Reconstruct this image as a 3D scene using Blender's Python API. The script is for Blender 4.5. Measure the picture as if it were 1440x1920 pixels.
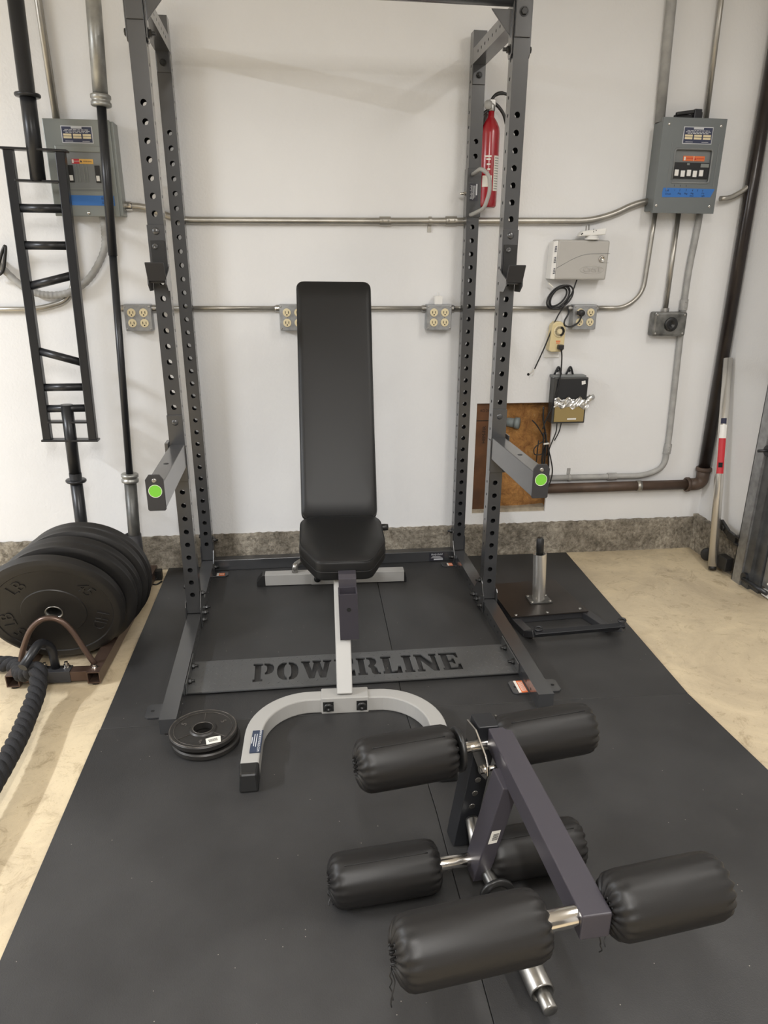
import bpy, bmesh, math, random
from mathutils import Vector, Matrix
random.seed(7)
PI = math.pi
V = Vector
for o in list(bpy.data.objects): bpy.data.objects.remove(o)
scn = bpy.context.scene
COL = scn.collection

# ------------------------------------------------------------------ camera
cam_d = bpy.data.cameras.new('camera'); cam = bpy.data.objects.new('camera', cam_d); COL.objects.link(cam)
Rm = Matrix(((0.99117026, 0.04251785, -0.12559362), (-0.13241718, 0.36648545, -0.92095283), (0.00687130, 0.92945180, 0.36887957)))
cam.matrix_world = Matrix.Translation((-0.182133, -2.676748, 1.302609)) @ Rm.to_4x4()
cam_d.sensor_fit = 'AUTO'; cam_d.sensor_width = 36.0
cam_d.lens = 1399.27 / 1920 * 36.0
cam_d.shift_x = -13.47 / 1920; cam_d.shift_y = 93.52 / 1920
cam_d.clip_start = 0.02
scn.camera = cam

# ------------------------------------------------------------------ light
scn.view_settings.view_transform = 'Standard'
scn.view_settings.look = 'None'
scn.view_settings.gamma = 1.0
scn.view_settings.use_curve_mapping = False
scn.view_settings.exposure = -0.07
world = bpy.data.worlds.new('world'); scn.world = world; world.use_nodes = True
world.node_tree.nodes['Background'].inputs[0].default_value = (0.9, 0.92, 1.0, 1)
world.node_tree.nodes['Background'].inputs[1].default_value = 0.15

def area(name, loc, target, sx, sy, power, color, spin=0.0):
    l = bpy.data.lights.new(name, 'AREA'); l.shape = 'RECTANGLE'; l.size = sx; l.size_y = sy
    l.energy = power; l.color = color
    o = bpy.data.objects.new(name, l); COL.objects.link(o)
    o.location = loc
    d = (V(target) - V(loc)).normalized()
    if abs(d.z) > 0.999:
        o.rotation_euler = (0, 0, spin)
    else:
        o.rotation_euler = d.to_track_quat('-Z', 'Y').to_euler()
    return o
area('tube_light_left', (-3.60, -1.40, 2.50), (-3.60, -1.40, 0), 0.06, 1.2, 180, (0.93, 0.975, 1.04))
area('tube_light_behind', (-0.25, -3.1, 2.52), (-0.25, -3.1, 0), 0.12, 1.2, 62, (1.0, 0.985, 0.96))
area('fill_light_rear', (-0.2, -4.4, 2.52), (-0.2, -4.4, 0), 1.3, 0.5, 95, (1.0, 0.985, 0.97))  # broad soft fill added behind the camera, no known fixture there
area('fill_light_right', (1.45, -1.6, 2.55), (1.45, -1.6, 0), 0.12, 1.2, 26, (1.0, 0.97, 0.93))  # weak warm fill added to lift the right side, not a known lamp

# ------------------------------------------------------------------ materials
def new_mat(name):
    m = bpy.data.materials.new(name); m.use_nodes = True
    nt = m.node_tree; b = nt.nodes['Principled BSDF']
    return m, nt, b
def N(nt, t, **kw):
    n = nt.nodes.new(t)
    for k, v in kw.items(): setattr(n, k, v)
    return n
def mat(name, col, rough=0.5, metal=0.0, bump=0.0, bscale=200.0, var=0.0, vscale=8.0, coat=0.0, spec=None, var_col=None, bdist=0.002):
    m, nt, b = new_mat(name)
    b.inputs['Base Color'].default_value = (*col, 1); b.inputs['Roughness'].default_value = rough
    b.inputs['Metallic'].default_value = metal
    if coat: b.inputs['Coat Weight'].default_value = coat; b.inputs['Coat Roughness'].default_value = 0.16
    if spec is not None: b.inputs['Specular IOR Level'].default_value = spec
    tc = N(nt, 'ShaderNodeTexCoord')
    if var or var_col:
        no = N(nt, 'ShaderNodeTexNoise'); no.inputs['Scale'].default_value = vscale; no.inputs['Detail'].default_value = 6
        nt.links.new(tc.outputs['Object'], no.inputs['Vector'])
        rp = N(nt, 'ShaderNodeValToRGB')
        c2 = var_col if var_col else tuple(max(0, c * (1 - var)) for c in col)
        rp.color_ramp.elements[0].position = 0.35; rp.color_ramp.elements[1].position = 0.68
        rp.color_ramp.elements[0].color = (*c2, 1); rp.color_ramp.elements[1].color = (*col, 1)
        nt.links.new(no.outputs['Fac'], rp.inputs['Fac']); nt.links.new(rp.outputs['Color'], b.inputs['Base Color'])
    if bump:
        n2 = N(nt, 'ShaderNodeTexNoise'); n2.inputs['Scale'].default_value = bscale; n2.inputs['Detail'].default_value = 3
        nt.links.new(tc.outputs['Object'], n2.inputs['Vector'])
        bp = N(nt, 'ShaderNodeBump'); bp.inputs['Strength'].default_value = bump; bp.inputs['Distance'].default_value = bdist
        nt.links.new(n2.outputs['Fac'], bp.inputs['Height']); nt.links.new(bp.outputs['Normal'], b.inputs['Normal'])
    return m

M = {}
M['wall'] = mat('painted_drywall', (0.785, 0.785, 0.785), 0.6, bump=0.6, bscale=105, var=0.035, vscale=2.5, bdist=0.0016)
M['storage'] = mat('dull_brown_grey_wall', (0.16, 0.15, 0.14), 0.8, var=0.5, vscale=1.5)
M['ceiling'] = mat('ceiling_paint', (0.82, 0.80, 0.77), 0.8)
M['rack'] = mat('charcoal_powder_coat', (0.036, 0.037, 0.0395), 0.34, metal=0.0, spec=0.5, coat=0.85, bump=0.03, bscale=700)
M['tread'] = mat('grey_tread_steel', (0.082, 0.083, 0.083), 0.36, spec=0.5, var=0.25, vscale=5)
M['rackb'] = mat('black_bracket_coat', (0.035, 0.035, 0.038), 0.45, metal=0.2)
M['silver'] = mat('silver_powder_coat', (0.36, 0.352, 0.335), 0.42, metal=0.0)
M['arm'] = mat('dark_violet_grey_coat', (0.045, 0.041, 0.050), 0.36)
M['chrome'] = mat('chrome', (0.62, 0.60, 0.57), 0.16, metal=1.0)
M['steel'] = mat('brushed_steel', (0.42, 0.41, 0.39), 0.33, metal=1.0, var=0.25, vscale=30)
M['galv'] = mat('galvanised_steel', (0.40, 0.41, 0.42), 0.38, metal=0.8, var=0.25, vscale=40)
M['emt'] = mat('conduit_steel', (0.44, 0.42, 0.38), 0.36, metal=0.85, var=0.2, vscale=12)
M['emt_dull'] = mat('painted_grey_conduit', (0.40, 0.395, 0.38), 0.55, metal=0.1, var=0.25, vscale=18)
M['vinyl'] = mat('black_vinyl', (0.0085, 0.0085, 0.0088), 0.46, bump=0.25, bscale=900, bdist=0.0005, spec=0.38)
M['vinyl2'] = mat('black_vinyl_roller', (0.0095, 0.0088, 0.0086), 0.48, bump=0.2, bscale=900, bdist=0.0005, spec=0.38)
M['black'] = mat('black_plastic', (0.012, 0.012, 0.012), 0.38)
M['blackmetal'] = mat('satin_black_metal', (0.022, 0.023, 0.026), 0.33, metal=0.3)
M['rubber'] = mat('bumper_rubber', (0.0125, 0.0115, 0.011), 0.45, bump=0.05, bscale=300)
M['iron'] = mat('painted_cast_iron', (0.028, 0.026, 0.024), 0.42, metal=0.3, bump=0.25, bscale=260, bdist=0.001)
M['ironedge'] = mat('worn_iron_edge', (0.16, 0.145, 0.13), 0.42, metal=0.6, var=0.6, vscale=60)
M['brown'] = mat('bronze_brown_coat', (0.105, 0.068, 0.052), 0.32, metal=0.5)
M['pipe'] = mat('dark_iron_pipe', (0.030, 0.022, 0.019), 0.28, metal=0.1, var_col=(0.014, 0.010, 0.009), vscale=9)
M['pipebrown'] = mat('rusty_brown_pipe', (0.105, 0.068, 0.048), 0.5, metal=0.1, var=0.35, vscale=16)
M['panel'] = mat('grey_panel_enamel', (0.165, 0.180, 0.182), 0.38, metal=0.25)
M['panelL'] = mat('grey_green_panel_enamel', (0.235, 0.25, 0.235), 0.36, metal=0.3)
M['panelin'] = mat('panel_inner', (0.19, 0.20, 0.20), 0.42)
M['tape'] = mat('blue_masking_tape', (0.035, 0.16, 0.48), 0.6)
M['red'] = mat('extinguisher_red', (0.30, 0.005, 0.013), 0.25, coat=0.4)
M['ivory'] = mat('ivory_plastic', (0.72, 0.62, 0.40), 0.4)
M['ivory2'] = mat('aged_ivory_timer', (0.66, 0.55, 0.31), 0.4)
M['white'] = mat('white_plastic', (0.78, 0.77, 0.74), 0.35)
M['ctrl'] = mat('warm_grey_plastic', (0.44, 0.425, 0.40), 0.45)
M['label'] = mat('paper_label', (0.72, 0.70, 0.64), 0.6)
M['labeldark'] = mat('dark_label', (0.022, 0.022, 0.030), 0.35)
M['navy'] = mat('navy_nameplate', (0.035, 0.042, 0.085), 0.35)
M['navy2'] = mat('blue_grey_nameplate', (0.030, 0.042, 0.075), 0.4)
M['ink'] = mat('blue_black_ink', (0.01, 0.012, 0.04), 0.6)
M['lightink'] = mat('light_print', (0.55, 0.56, 0.58), 0.5)
M['orange'] = mat('orange_warning', (0.72, 0.17, 0.05), 0.5)
M['yellow'] = mat('yellow_warning', (0.78, 0.45, 0.10), 0.5)
M['redprint'] = mat('red_print', (0.50, 0.02, 0.03), 0.5)
M['green'] = mat('lime_green_sticker', (0.17, 0.52, 0.04), 0.45)
M['cable'] = mat('black_cable', (0.010, 0.010, 0.011), 0.4)
M['rope'] = mat('black_rope_fibre', (0.008, 0.008, 0.010), 0.8, bump=0.8, bscale=400, bdist=0.002)
M['foil'] = mat('crumpled_foil', (0.75, 0.75, 0.74), 0.3, metal=1.0, bump=0.6, bscale=45, bdist=0.004)
M['amber'] = mat('amber_plastic', (0.30, 0.22, 0.085), 0.25)
M['wood'] = mat('old_stud_wood', (0.15, 0.062, 0.022), 0.7, var=0.5, vscale=10)
M['hollow'] = mat('hollow_dark', (0.006, 0.006, 0.006), 0.8)
M['crusty'] = mat('crumbled_plaster', (0.42, 0.36, 0.27), 0.9, bump=0.8, bscale=90, bdist=0.006, var=0.4, vscale=20)
M['barsteel'] = mat('worn_bar_steel', (0.40, 0.40, 0.38), 0.40, metal=0.75, var=0.3, vscale=25)
M['bardark'] = mat('oxidised_bar_steel', (0.13, 0.13, 0.125), 0.42, metal=0.6, var=0.3, vscale=25)
M['stainless'] = mat('stainless_tube', (0.70, 0.68, 0.64), 0.27, metal=0.85)
M['doorwhite'] = mat('door_panel', (0.50, 0.50, 0.50), 0.5)

# rubber mat with scuffs and white specks
def mat_rubber():
    m, nt, b = new_mat('black_stall_mat')
    tc = N(nt, 'ShaderNodeTexCoord')
    n1 = N(nt, 'ShaderNodeTexNoise'); n1.inputs['Scale'].default_value = 2.6; n1.inputs['Detail'].default_value = 8; n1.inputs['Roughness'].default_value = 0.65
    nt.links.new(tc.outputs['Object'], n1.inputs['Vector'])
    r1 = N(nt, 'ShaderNodeValToRGB'); r1.color_ramp.elements[0].position = 0.38; r1.color_ramp.elements[1].position = 0.75
    r1.color_ramp.elements[0].color = (0.0225, 0.0222, 0.0225, 1); r1.color_ramp.elements[1].color = (0.042, 0.0412, 0.0410, 1)
    nt.links.new(n1.outputs['Fac'], r1.inputs['Fac'])
    v = N(nt, 'ShaderNodeTexVoronoi'); v.inputs['Scale'].default_value = 85
    nt.links.new(tc.outputs['Object'], v.inputs['Vector'])
    n3 = N(nt, 'ShaderNodeTexNoise'); n3.inputs['Scale'].default_value = 3.0; n3.inputs['Detail'].default_value = 3
    nt.links.new(tc.outputs['Object'], n3.inputs['Vector'])
    sep = N(nt, 'ShaderNodeSeparateColor'); nt.links.new(v.outputs['Color'], sep.inputs[0])
    c1 = N(nt, 'ShaderNodeMath', operation='LESS_THAN'); c1.inputs[1].default_value = 0.10; nt.links.new(v.outputs['Distance'], c1.inputs[0])
    c2 = N(nt, 'ShaderNodeMath', operation='MULTIPLY_ADD'); c2.inputs[1].default_value = -0.30; c2.inputs[2].default_value = 1.125; nt.links.new(n3.outputs['Fac'], c2.inputs[0])
    c3 = N(nt, 'ShaderNodeMath', operation='GREATER_THAN'); nt.links.new(sep.outputs[0], c3.inputs[0]); nt.links.new(c2.outputs[0], c3.inputs[1])
    c4 = N(nt, 'ShaderNodeMath', operation='MULTIPLY'); nt.links.new(c1.outputs[0], c4.inputs[0]); nt.links.new(c3.outputs[0], c4.inputs[1])
    mx = N(nt, 'ShaderNodeMix', data_type='RGBA'); nt.links.new(c4.outputs[0], mx.inputs[0])
    nt.links.new(r1.outputs['Color'], mx.inputs[6]); mx.inputs[7].default_value = (0.30, 0.28, 0.24, 1)
    nt.links.new(mx.outputs[2], b.inputs['Base Color'])
    rr = N(nt, 'ShaderNodeMapRange'); rr.inputs[3].default_value = 0.42; rr.inputs[4].default_value = 0.62
    nt.links.new(n1.outputs['Fac'], rr.inputs[0]); nt.links.new(rr.outputs[0], b.inputs['Roughness'])
    n2 = N(nt, 'ShaderNodeTexNoise'); n2.inputs['Scale'].default_value = 320; nt.links.new(tc.outputs['Object'], n2.inputs['Vector'])
    bp = N(nt, 'ShaderNodeBump'); bp.inputs['Strength'].default_value = 0.35; bp.inputs['Distance'].default_value = 0.0012
    nt.links.new(n2.outputs['Fac'], bp.inputs['Height']); nt.links.new(bp.outputs['Normal'], b.inputs['Normal'])
    return m
M['mat'] = mat_rubber()

def mat_floor():
    m, nt, b = new_mat('sealed_garage_concrete')
    tc = N(nt, 'ShaderNodeTexCoord')
    def noise(s, d=8, r=0.6, dist=0.0):
        n = N(nt, 'ShaderNodeTexNoise'); n.inputs['Scale'].default_value = s; n.inputs['Detail'].default_value = d
        n.inputs['Roughness'].default_value = r; n.inputs['Distortion'].default_value = dist
        nt.links.new(tc.outputs['Object'], n.inputs['Vector']); return n
    n1 = noise(2.2, 10, 0.7, 0.6)
    r1 = N(nt, 'ShaderNodeValToRGB'); e = r1.color_ramp.elements
    e[0].position = 0.30; e[0].color = (0.40, 0.325, 0.225, 1); e[1].position = 0.60; e[1].color = (0.63, 0.525, 0.355, 1)
    nt.links.new(n1.outputs['Fac'], r1.inputs['Fac'])
    n2 = noise(11, 10, 0.75, 1.5)
    r2 = N(nt, 'ShaderNodeValToRGB'); e = r2.color_ramp.elements
    e[0].position = 0.54; e[0].color = (1, 1, 1, 1); e[1].position = 0.70; e[1].color = (0.50, 0.45, 0.39, 1)
    nt.links.new(n2.outputs['Fac'], r2.inputs['Fac'])
    mx = N(nt, 'ShaderNodeMix', data_type='RGBA', blend_type='MULTIPLY'); mx.inputs[0].default_value = 0.75
    nt.links.new(r1.outputs['Color'], mx.inputs[6]); nt.links.new(r2.outputs['Color'], mx.inputs[7])
    n4 = noise(60, 6, 0.7, 2.0)
    r4 = N(nt, 'ShaderNodeValToRGB'); e = r4.color_ramp.elements
    e[0].position = 0.30; e[0].color = (0.72, 0.66, 0.55, 1); e[1].position = 0.42; e[1].color = (1, 1, 1, 1)
    nt.links.new(n4.outputs['Fac'], r4.inputs['Fac'])
    m2 = N(nt, 'ShaderNodeMix', data_type='RGBA', blend_type='MULTIPLY'); m2.inputs[0].default_value = 0.8
    nt.links.new(mx.outputs[2], m2.inputs[6]); nt.links.new(r4.outputs['Color'], m2.inputs[7])
    nt.links.new(m2.outputs[2], b.inputs['Base Color'])
    b.inputs['Roughness'].default_value = 0.5
    bp = N(nt, 'ShaderNodeBump'); bp.inputs['Strength'].default_value = 0.3; bp.inputs['Distance'].default_value = 0.002
    nt.links.new(n4.outputs['Fac'], bp.inputs['Height']); nt.links.new(bp.outputs['Normal'], b.inputs['Normal'])
    return m
M['floor'] = mat_floor()

def mat_curb():
    m, nt, b = new_mat('rough_foundation_concrete')
    tc = N(nt, 'ShaderNodeTexCoord')
    n1 = N(nt, 'ShaderNodeTexNoise'); n1.inputs['Scale'].default_value = 7; n1.inputs['Detail'].default_value = 10; n1.inputs['Roughness'].default_value = 0.7
    nt.links.new(tc.outputs['Object'], n1.inputs['Vector'])
    r1 = N(nt, 'ShaderNodeValToRGB'); e = r1.color_ramp.elements
    e[0].position = 0.34; e[0].color = (0.15, 0.130, 0.10, 1); e[1].position = 0.66; e[1].color = (0.46, 0.415, 0.34, 1)
    nt.links.new(n1.outputs['Fac'], r1.inputs['Fac'])
    n2 = N(nt, 'ShaderNodeTexNoise'); n2.inputs['Scale'].default_value = 55; n2.inputs['Detail'].default_value = 6; n2.inputs['Roughness'].default_value = 0.7
    nt.links.new(tc.outputs['Object'], n2.inputs['Vector'])
    r2 = N(nt, 'ShaderNodeValToRGB'); e = r2.color_ramp.elements
    e[0].position = 0.35; e[0].color = (0.45, 0.43, 0.40, 1); e[1].position = 0.62; e[1].color = (1.25, 1.25, 1.25, 1)
    nt.links.new(n2.outputs['Fac'], r2.inputs['Fac'])
    mx = N(nt, 'ShaderNodeMix', data_type='RGBA', blend_type='MULTIPLY'); mx.inputs[0].default_value = 0.9
    nt.links.new(r1.outputs['Color'], mx.inputs[6]); nt.links.new(r2.outputs['Color'], mx.inputs[7])
    nt.links.new(mx.outputs[2], b.inputs['Base Color']); b.inputs['Roughness'].default_value = 0.85
    bp = N(nt, 'ShaderNodeBump'); bp.inputs['Strength'].default_value = 1.0; bp.inputs['Distance'].default_value = 0.012
    nt.links.new(n2.outputs['Fac'], bp.inputs['Height']); nt.links.new(bp.outputs['Normal'], b.inputs['Normal'])
    return m
M['curb'] = mat_curb()

def mat_paper():
    m, nt, b = new_mat('brown_kraft_insulation')
    tc = N(nt, 'ShaderNodeTexCoord')
    n1 = N(nt, 'ShaderNodeTexNoise'); n1.inputs['Scale'].default_value = 20; n1.inputs['Detail'].default_value = 12; n1.inputs['Roughness'].default_value = 0.8; n1.inputs['Distortion'].default_value = 0.5
    nt.links.new(tc.outputs['Object'], n1.inputs['Vector'])
    r1 = N(nt, 'ShaderNodeValToRGB'); e = r1.color_ramp.elements
    e[0].position = 0.33; e[0].color = (0.24, 0.085, 0.022, 1); e[1].position = 0.58; e[1].color = (0.66, 0.33, 0.10, 1)
    e2 = r1.color_ramp.elements.new(0.74); e2.color = (0.68, 0.50, 0.30, 1)
    nt.links.new(n1.outputs['Fac'], r1.inputs['Fac']); nt.links.new(r1.outputs['Color'], b.inputs['Base Color'])
    b.inputs['Roughness'].default_value = 0.6
    bp = N(nt, 'ShaderNodeBump'); bp.inputs['Strength'].default_value = 1.0; bp.inputs['Distance'].default_value = 0.02
    nt.links.new(n1.outputs['Fac'], bp.inputs['Height']); nt.links.new(bp.outputs['Normal'], b.inputs['Normal'])
    return m
M['paper'] = mat_paper()

# ------------------------------------------------------------------ mesh helpers (all coordinates in world space)
def frame_from(d, up=V((0, 0, 1))):
    d = d.normalized()
    if abs(d.dot(up)) > 0.98: up = V((0, 1, 0)) if abs(d.y) < 0.9 else V((1, 0, 0))
    s = d.cross(up).normalized(); u = s.cross(d).normalized()
    return d, s, u

class MB:
    def __init__(self): self.bm = bmesh.new()
    def quad(self, pts):
        vs = [self.bm.verts.new(p) for p in pts]
        try: return self.bm.faces.new(vs)
        except ValueError: return None
    def box(self, x0, x1, y0, y1, z0, z1):
        return self.hexa([(x0, y0, z0), (x1, y0, z0), (x1, y1, z0), (x0, y1, z0), (x0, y0, z1), (x1, y0, z1), (x1, y1, z1), (x0, y1, z1)])
    def hexa(self, p):
        v = [self.bm.verts.new(q) for q in p]
        for f in ((3, 2, 1, 0), (4, 5, 6, 7), (0, 1, 5, 4), (1, 2, 6, 5), (2, 3, 7, 6), (3, 0, 4, 7)):
            self.bm.faces.new([v[i] for i in f])
        return self
    def bar(self, p0, p1, w, h, up=V((0, 0, 1))):
        p0 = V(p0); p1 = V(p1); d, s, u = frame_from(p1 - p0, V(up)); s = s * w / 2; u = u * h / 2
        return self.hexa([p0 - s - u, p0 + s - u, p1 + s - u, p1 - s - u, p0 - s + u, p0 + s + u, p1 + s + u, p1 - s + u])
    def rtube(self, p0, p1, w, h, t=0.004, up=V((0, 0, 1))):
        """open ended rectangular tube"""
        p0 = V(p0); p1 = V(p1); d, s, u = frame_from(p1 - p0, V(up))
        def ring(p, a, b): return [self.bm.verts.new(p + s * x * a + u * y * b) for x, y in ((-1, -1), (1, -1), (1, 1), (-1, 1))]
        o0 = ring(p0, w / 2, h / 2); o1 = ring(p1, w / 2, h / 2); i0 = ring(p0, w / 2 - t, h / 2 - t); i1 = ring(p1, w / 2 - t, h / 2 - t)
        for k in range(4):
            j = (k + 1) % 4
            self.bm.faces.new((o0[k], o0[j], o1[j], o1[k])); self.bm.faces.new((i0[j], i0[k], i1[k], i1[j]))
            self.bm.faces.new((o0[j], o0[k], i0[k], i0[j])); self.bm.faces.new((o1[k], o1[j], i1[j], i1[k]))
        return self
    def tube(self, pts, r, seg=14, caps=True, closed=False):
        pts = [V(p) for p in pts]; n = len(pts); rr = r if isinstance(r, (list, tuple)) else [r] * n
        rings = []; s = None
        for i, p in enumerate(pts):
            if closed: t = (pts[(i + 1) % n] - pts[i - 1]).normalized()
            else: t = ((pts[i + 1] if i < n - 1 else p) - (pts[i - 1] if i else p)).normalized()
            if s is None: _, s, u = frame_from(t)
            else:
                s = (s - t * s.dot(t)).normalized(); u = s.cross(t)
            u = s.cross(t).normalized()
            rings.append([self.bm.verts.new(p + (s * math.cos(a) + u * math.sin(a)) * rr[i]) for a in [2 * PI * k / seg for k in range(seg)]])
        m = n if closed else n - 1
        for i in range(m):
            a, b = rings[i], rings[(i + 1) % n]
            for k in range(seg):
                f = self.bm.faces.new((a[k], a[(k + 1) % seg], b[(k + 1) % seg], b[k])); f.smooth = True
        if caps and not closed:
            self.bm.faces.new(rings[0][::-1]); self.bm.faces.new(rings[-1])
        return self
    def cyl(self, p0, p1, r, seg=24): return self.tube([p0, p1], r, seg)
    def lathe(self, prof, origin, axis=(0, 0, 1), seg=48, smooth=True, closed=False):
        """prof: (radius, distance along axis)"""
        d, s, u = frame_from(V(axis)); o = V(origin); rings = []
        for r, h in prof:
            if r < 1e-6: rings.append([self.bm.verts.new(o + d * h)])
            else: rings.append([self.bm.verts.new(o + d * h + (s * math.cos(a) + u * math.sin(a)) * r) for a in [2 * PI * k / seg for k in range(seg)]])
        prs = list(zip(rings[:-1], rings[1:]))
        if closed: prs.append((rings[-1], rings[0]))
        for a, b in prs:
            for k in range(seg):
                j = (k + 1) % seg
                if len(a) == 1 and len(b) == 1: continue
                if len(a) == 1: f = self.bm.faces.new((a[0], b[j], b[k]))
                elif len(b) == 1: f = self.bm.faces.new((a[k], a[j], b[0]))
                else: f = self.bm.faces.new((a[k], a[j], b[j], b[k]))
                f.smooth = smooth
        return self
    def prism(self, poly, origin, u, v, n, t):
        """2-D polygon in the (u,v) plane at origin, extruded by t along n"""
        o = V(origin); u = V(u); v = V(v); n = V(n)
        a = [self.bm.verts.new(o + u * x + v * y) for x, y in poly]; b = [self.bm.verts.new(o + u * x + v * y + n * t) for x, y in poly]
        self.bm.faces.new(a[::-1]); self.bm.faces.new(b)
        for i in range(len(a)):
            j = (i + 1) % len(a); self.bm.faces.new((a[i], a[j], b[j], b[i]))
        return self
    def hexbolt(self, p, n, r=0.009, h=0.006, washer=True):
        p = V(p); n = V(n).normalized()
        if washer: self.lathe([(0, 0), (r * 1.35, 0), (r * 1.35, 0.0016), (0, 0.0016)], p, n, 20, False)
        self.lathe([(0, 0.001), (r, 0.001), (r, h), (r * 0.85, h + 0.0015), (0, h + 0.0015)], p, n, 6, False)
        return self
    def dome(self, p, n, r, h):
        self.lathe([(r, 0), (r * 0.92, h * 0.45), (r * 0.65, h * 0.82), (0, h)], p, n, 20)
        return self
    def sphere(self, p, r, sx=1, sy=1, sz=1, seg=20, rings=12):
        m = Matrix.Translation(V(p)) @ Matrix.Diagonal((r * sx, r * sy, r * sz, 1))
        res = bmesh.ops.create_uvsphere(self.bm, u_segments=seg, v_segments=rings, radius=1.0, matrix=m)
        for v_ in res['verts']:
            for f in v_.link_faces: f.smooth = True
        return self

def loc_of(parent):
    p = V((0, 0, 0))
    while parent is not None:
        p = p + parent.location; parent = parent.parent
    return p

def obj(name, mb, material, parent=None, bevel=0.0, smooth=False, sub=0, merge=True):
    bm = mb.bm if isinstance(mb, MB) else mb
    if merge: bmesh.ops.remove_doubles(bm, verts=bm.verts, dist=1e-6)
    bmesh.ops.recalc_face_normals(bm, faces=bm.faces)
    if smooth:
        for f in bm.faces: f.smooth = True
    me = bpy.data.meshes.new(name)
    if parent is not None:
        off = loc_of(parent)
        for v_ in bm.verts: v_.co -= off
        bm.to_mesh(me); o = bpy.data.objects.new(name, me); o.parent = parent
    else:
        xs = [v_.co.x for v_ in bm.verts]; ys = [v_.co.y for v_ in bm.verts]; zs = [v_.co.z for v_ in bm.verts]
        off = V(((min(xs) + max(xs)) / 2, (min(ys) + max(ys)) / 2, min(zs)))
        for v_ in bm.verts: v_.co -= off
        bm.to_mesh(me); o = bpy.data.objects.new(name, me); o.location = off
    bm.free()
    COL.objects.link(o); me.materials.append(M[material] if isinstance(material, str) else material)
    if bevel:
        b = o.modifiers.new('bevel', 'BEVEL'); b.width = bevel; b.segments = 2; b.limit_method = 'ANGLE'; b.angle_limit = math.radians(40); b.harden_normals = False
    if sub:
        s = o.modifiers.new('subsurf', 'SUBSURF'); s.levels = sub; s.render_levels = sub
    return o

def comps(bm):
    seen = set(); out = []
    for f in bm.verts:
        if f in seen: continue
        st = [f]; seen.add(f); c = []
        while st:
            v_ = st.pop(); c.append(v_)
            for e in v_.link_edges:
                w_ = e.other_vert(v_)
                if w_ not in seen: seen.add(w_); st.append(w_)
        out.append(c)
    return out
def objs(name, mb, material, parent, gap=0.0015, **k):
    """link each spatially separate cluster of the mesh as a part of its own"""
    bm = mb.bm; bmesh.ops.remove_doubles(bm, verts=bm.verts, dist=1e-6)
    cl = []
    for c in comps(bm):
        lo = [min(v_.co[i] for v_ in c) - gap for i in range(3)]; hi = [max(v_.co[i] for v_ in c) + gap for i in range(3)]
        g = [set(c), lo, hi]; rest = []
        for o in cl:
            if all(g[1][i] <= o[2][i] and o[1][i] <= g[2][i] for i in range(3)):
                g = [g[0] | o[0], [min(g[1][i], o[1][i]) for i in range(3)], [max(g[2][i], o[2][i]) for i in range(3)]]
            else: rest.append(o)
        cl = rest + [g]
    res = []
    for vs, lo, hi in cl:
        nb = MB(); mp = {}
        for v_ in vs: mp[v_] = nb.bm.verts.new(v_.co)
        fs = {f for v_ in vs for f in v_.link_faces}
        for f in fs:
            try: q = nb.bm.faces.new([mp[v_] for v_ in f.verts]); q.smooth = f.smooth
            except ValueError: pass
        res.append(obj(name, nb, material, parent, **k))
    bm.free(); return res

def thing(name, label, cat, loc, group=None):
    o = bpy.data.objects.new(name, None); COL.objects.link(o); o.empty_display_size = 0.05
    o.location = loc; o['label'] = label; o['category'] = cat
    if group: o['group'] = group
    return o
def tag(o, label, cat, group=None, kind=None):
    o['label'] = label; o['category'] = cat
    if group: o['group'] = group
    if kind: o['kind'] = kind
    return o
def struct(name, mb, m, parent=None, **k):
    o = obj(name, mb, m, parent, **k)
    if parent is None: o['kind'] = 'structure'
    return o

def text_mb(s, origin, u, v, size, depth=0.0006, align='CENTER', shear=0.0, stretch=1.0):
    """text as solid mesh lying in the (u,v) plane at origin, normal u x v"""
    c = bpy.data.curves.new('t', 'FONT'); c.body = s; c.size = size; c.extrude = depth; c.align_x = align; c.align_y = 'CENTER'; c.resolution_u = 3; c.shear = shear
    o = bpy.data.objects.new('t', c); COL.objects.link(o)
    dg = bpy.context.evaluated_depsgraph_get(); me = bpy.data.meshes.new_from_object(o.evaluated_get(dg))
    mb = MB(); mb.bm.from_mesh(me)
    u = V(u).normalized(); v = V(v).normalized(); n = u.cross(v); og = V(origin)
    for vt in mb.bm.verts: vt.co = og + u * (vt.co.x * stretch) + v * vt.co.y + n * vt.co.z
    bpy.data.objects.remove(o); bpy.data.curves.remove(c); bpy.data.meshes.remove(me)
    return mb
def add_text(mb, *a, **k):
    t = text_mb(*a, **k); me = bpy.data.meshes.new('tmp'); t.bm.to_mesh(me); t.bm.free(); mb.bm.from_mesh(me); bpy.data.meshes.remove(me)
    return mb

def smooth_path(pts, n=6):
    pts = [V(p) for p in pts]; out = []
    P = [pts[0] * 2 - pts[1]] + pts + [pts[-1] * 2 - pts[-2]]
    for i in range(1, len(P) - 2):
        for k in range(n):
            t = k / n; a, b, c, d = P[i - 1], P[i], P[i + 1], P[i + 2]
            out.append(0.5 * ((2 * b) + (c - a) * t + (2 * a - 5 * b + 4 * c - d) * t * t + (3 * b - a - 3 * c + d) * t ** 3))
    out.append(pts[-1]); return out

def fillet_path(pts, r, n=6):
    pts = [V(p) for p in pts]; out = [pts[0]]
    for i in range(1, len(pts) - 1):
        a = (pts[i - 1] - pts[i]); b = (pts[i + 1] - pts[i]); rr = min(r, a.length * 0.49, b.length * 0.49)
        p0 = pts[i] + a.normalized() * rr; p1 = pts[i] + b.normalized() * rr
        for k in range(n + 1):
            t = k / n; out.append((1 - t) ** 2 * p0 + 2 * t * (1 - t) * pts[i] + t * t * p1)
    out.append(pts[-1]); return out

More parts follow.
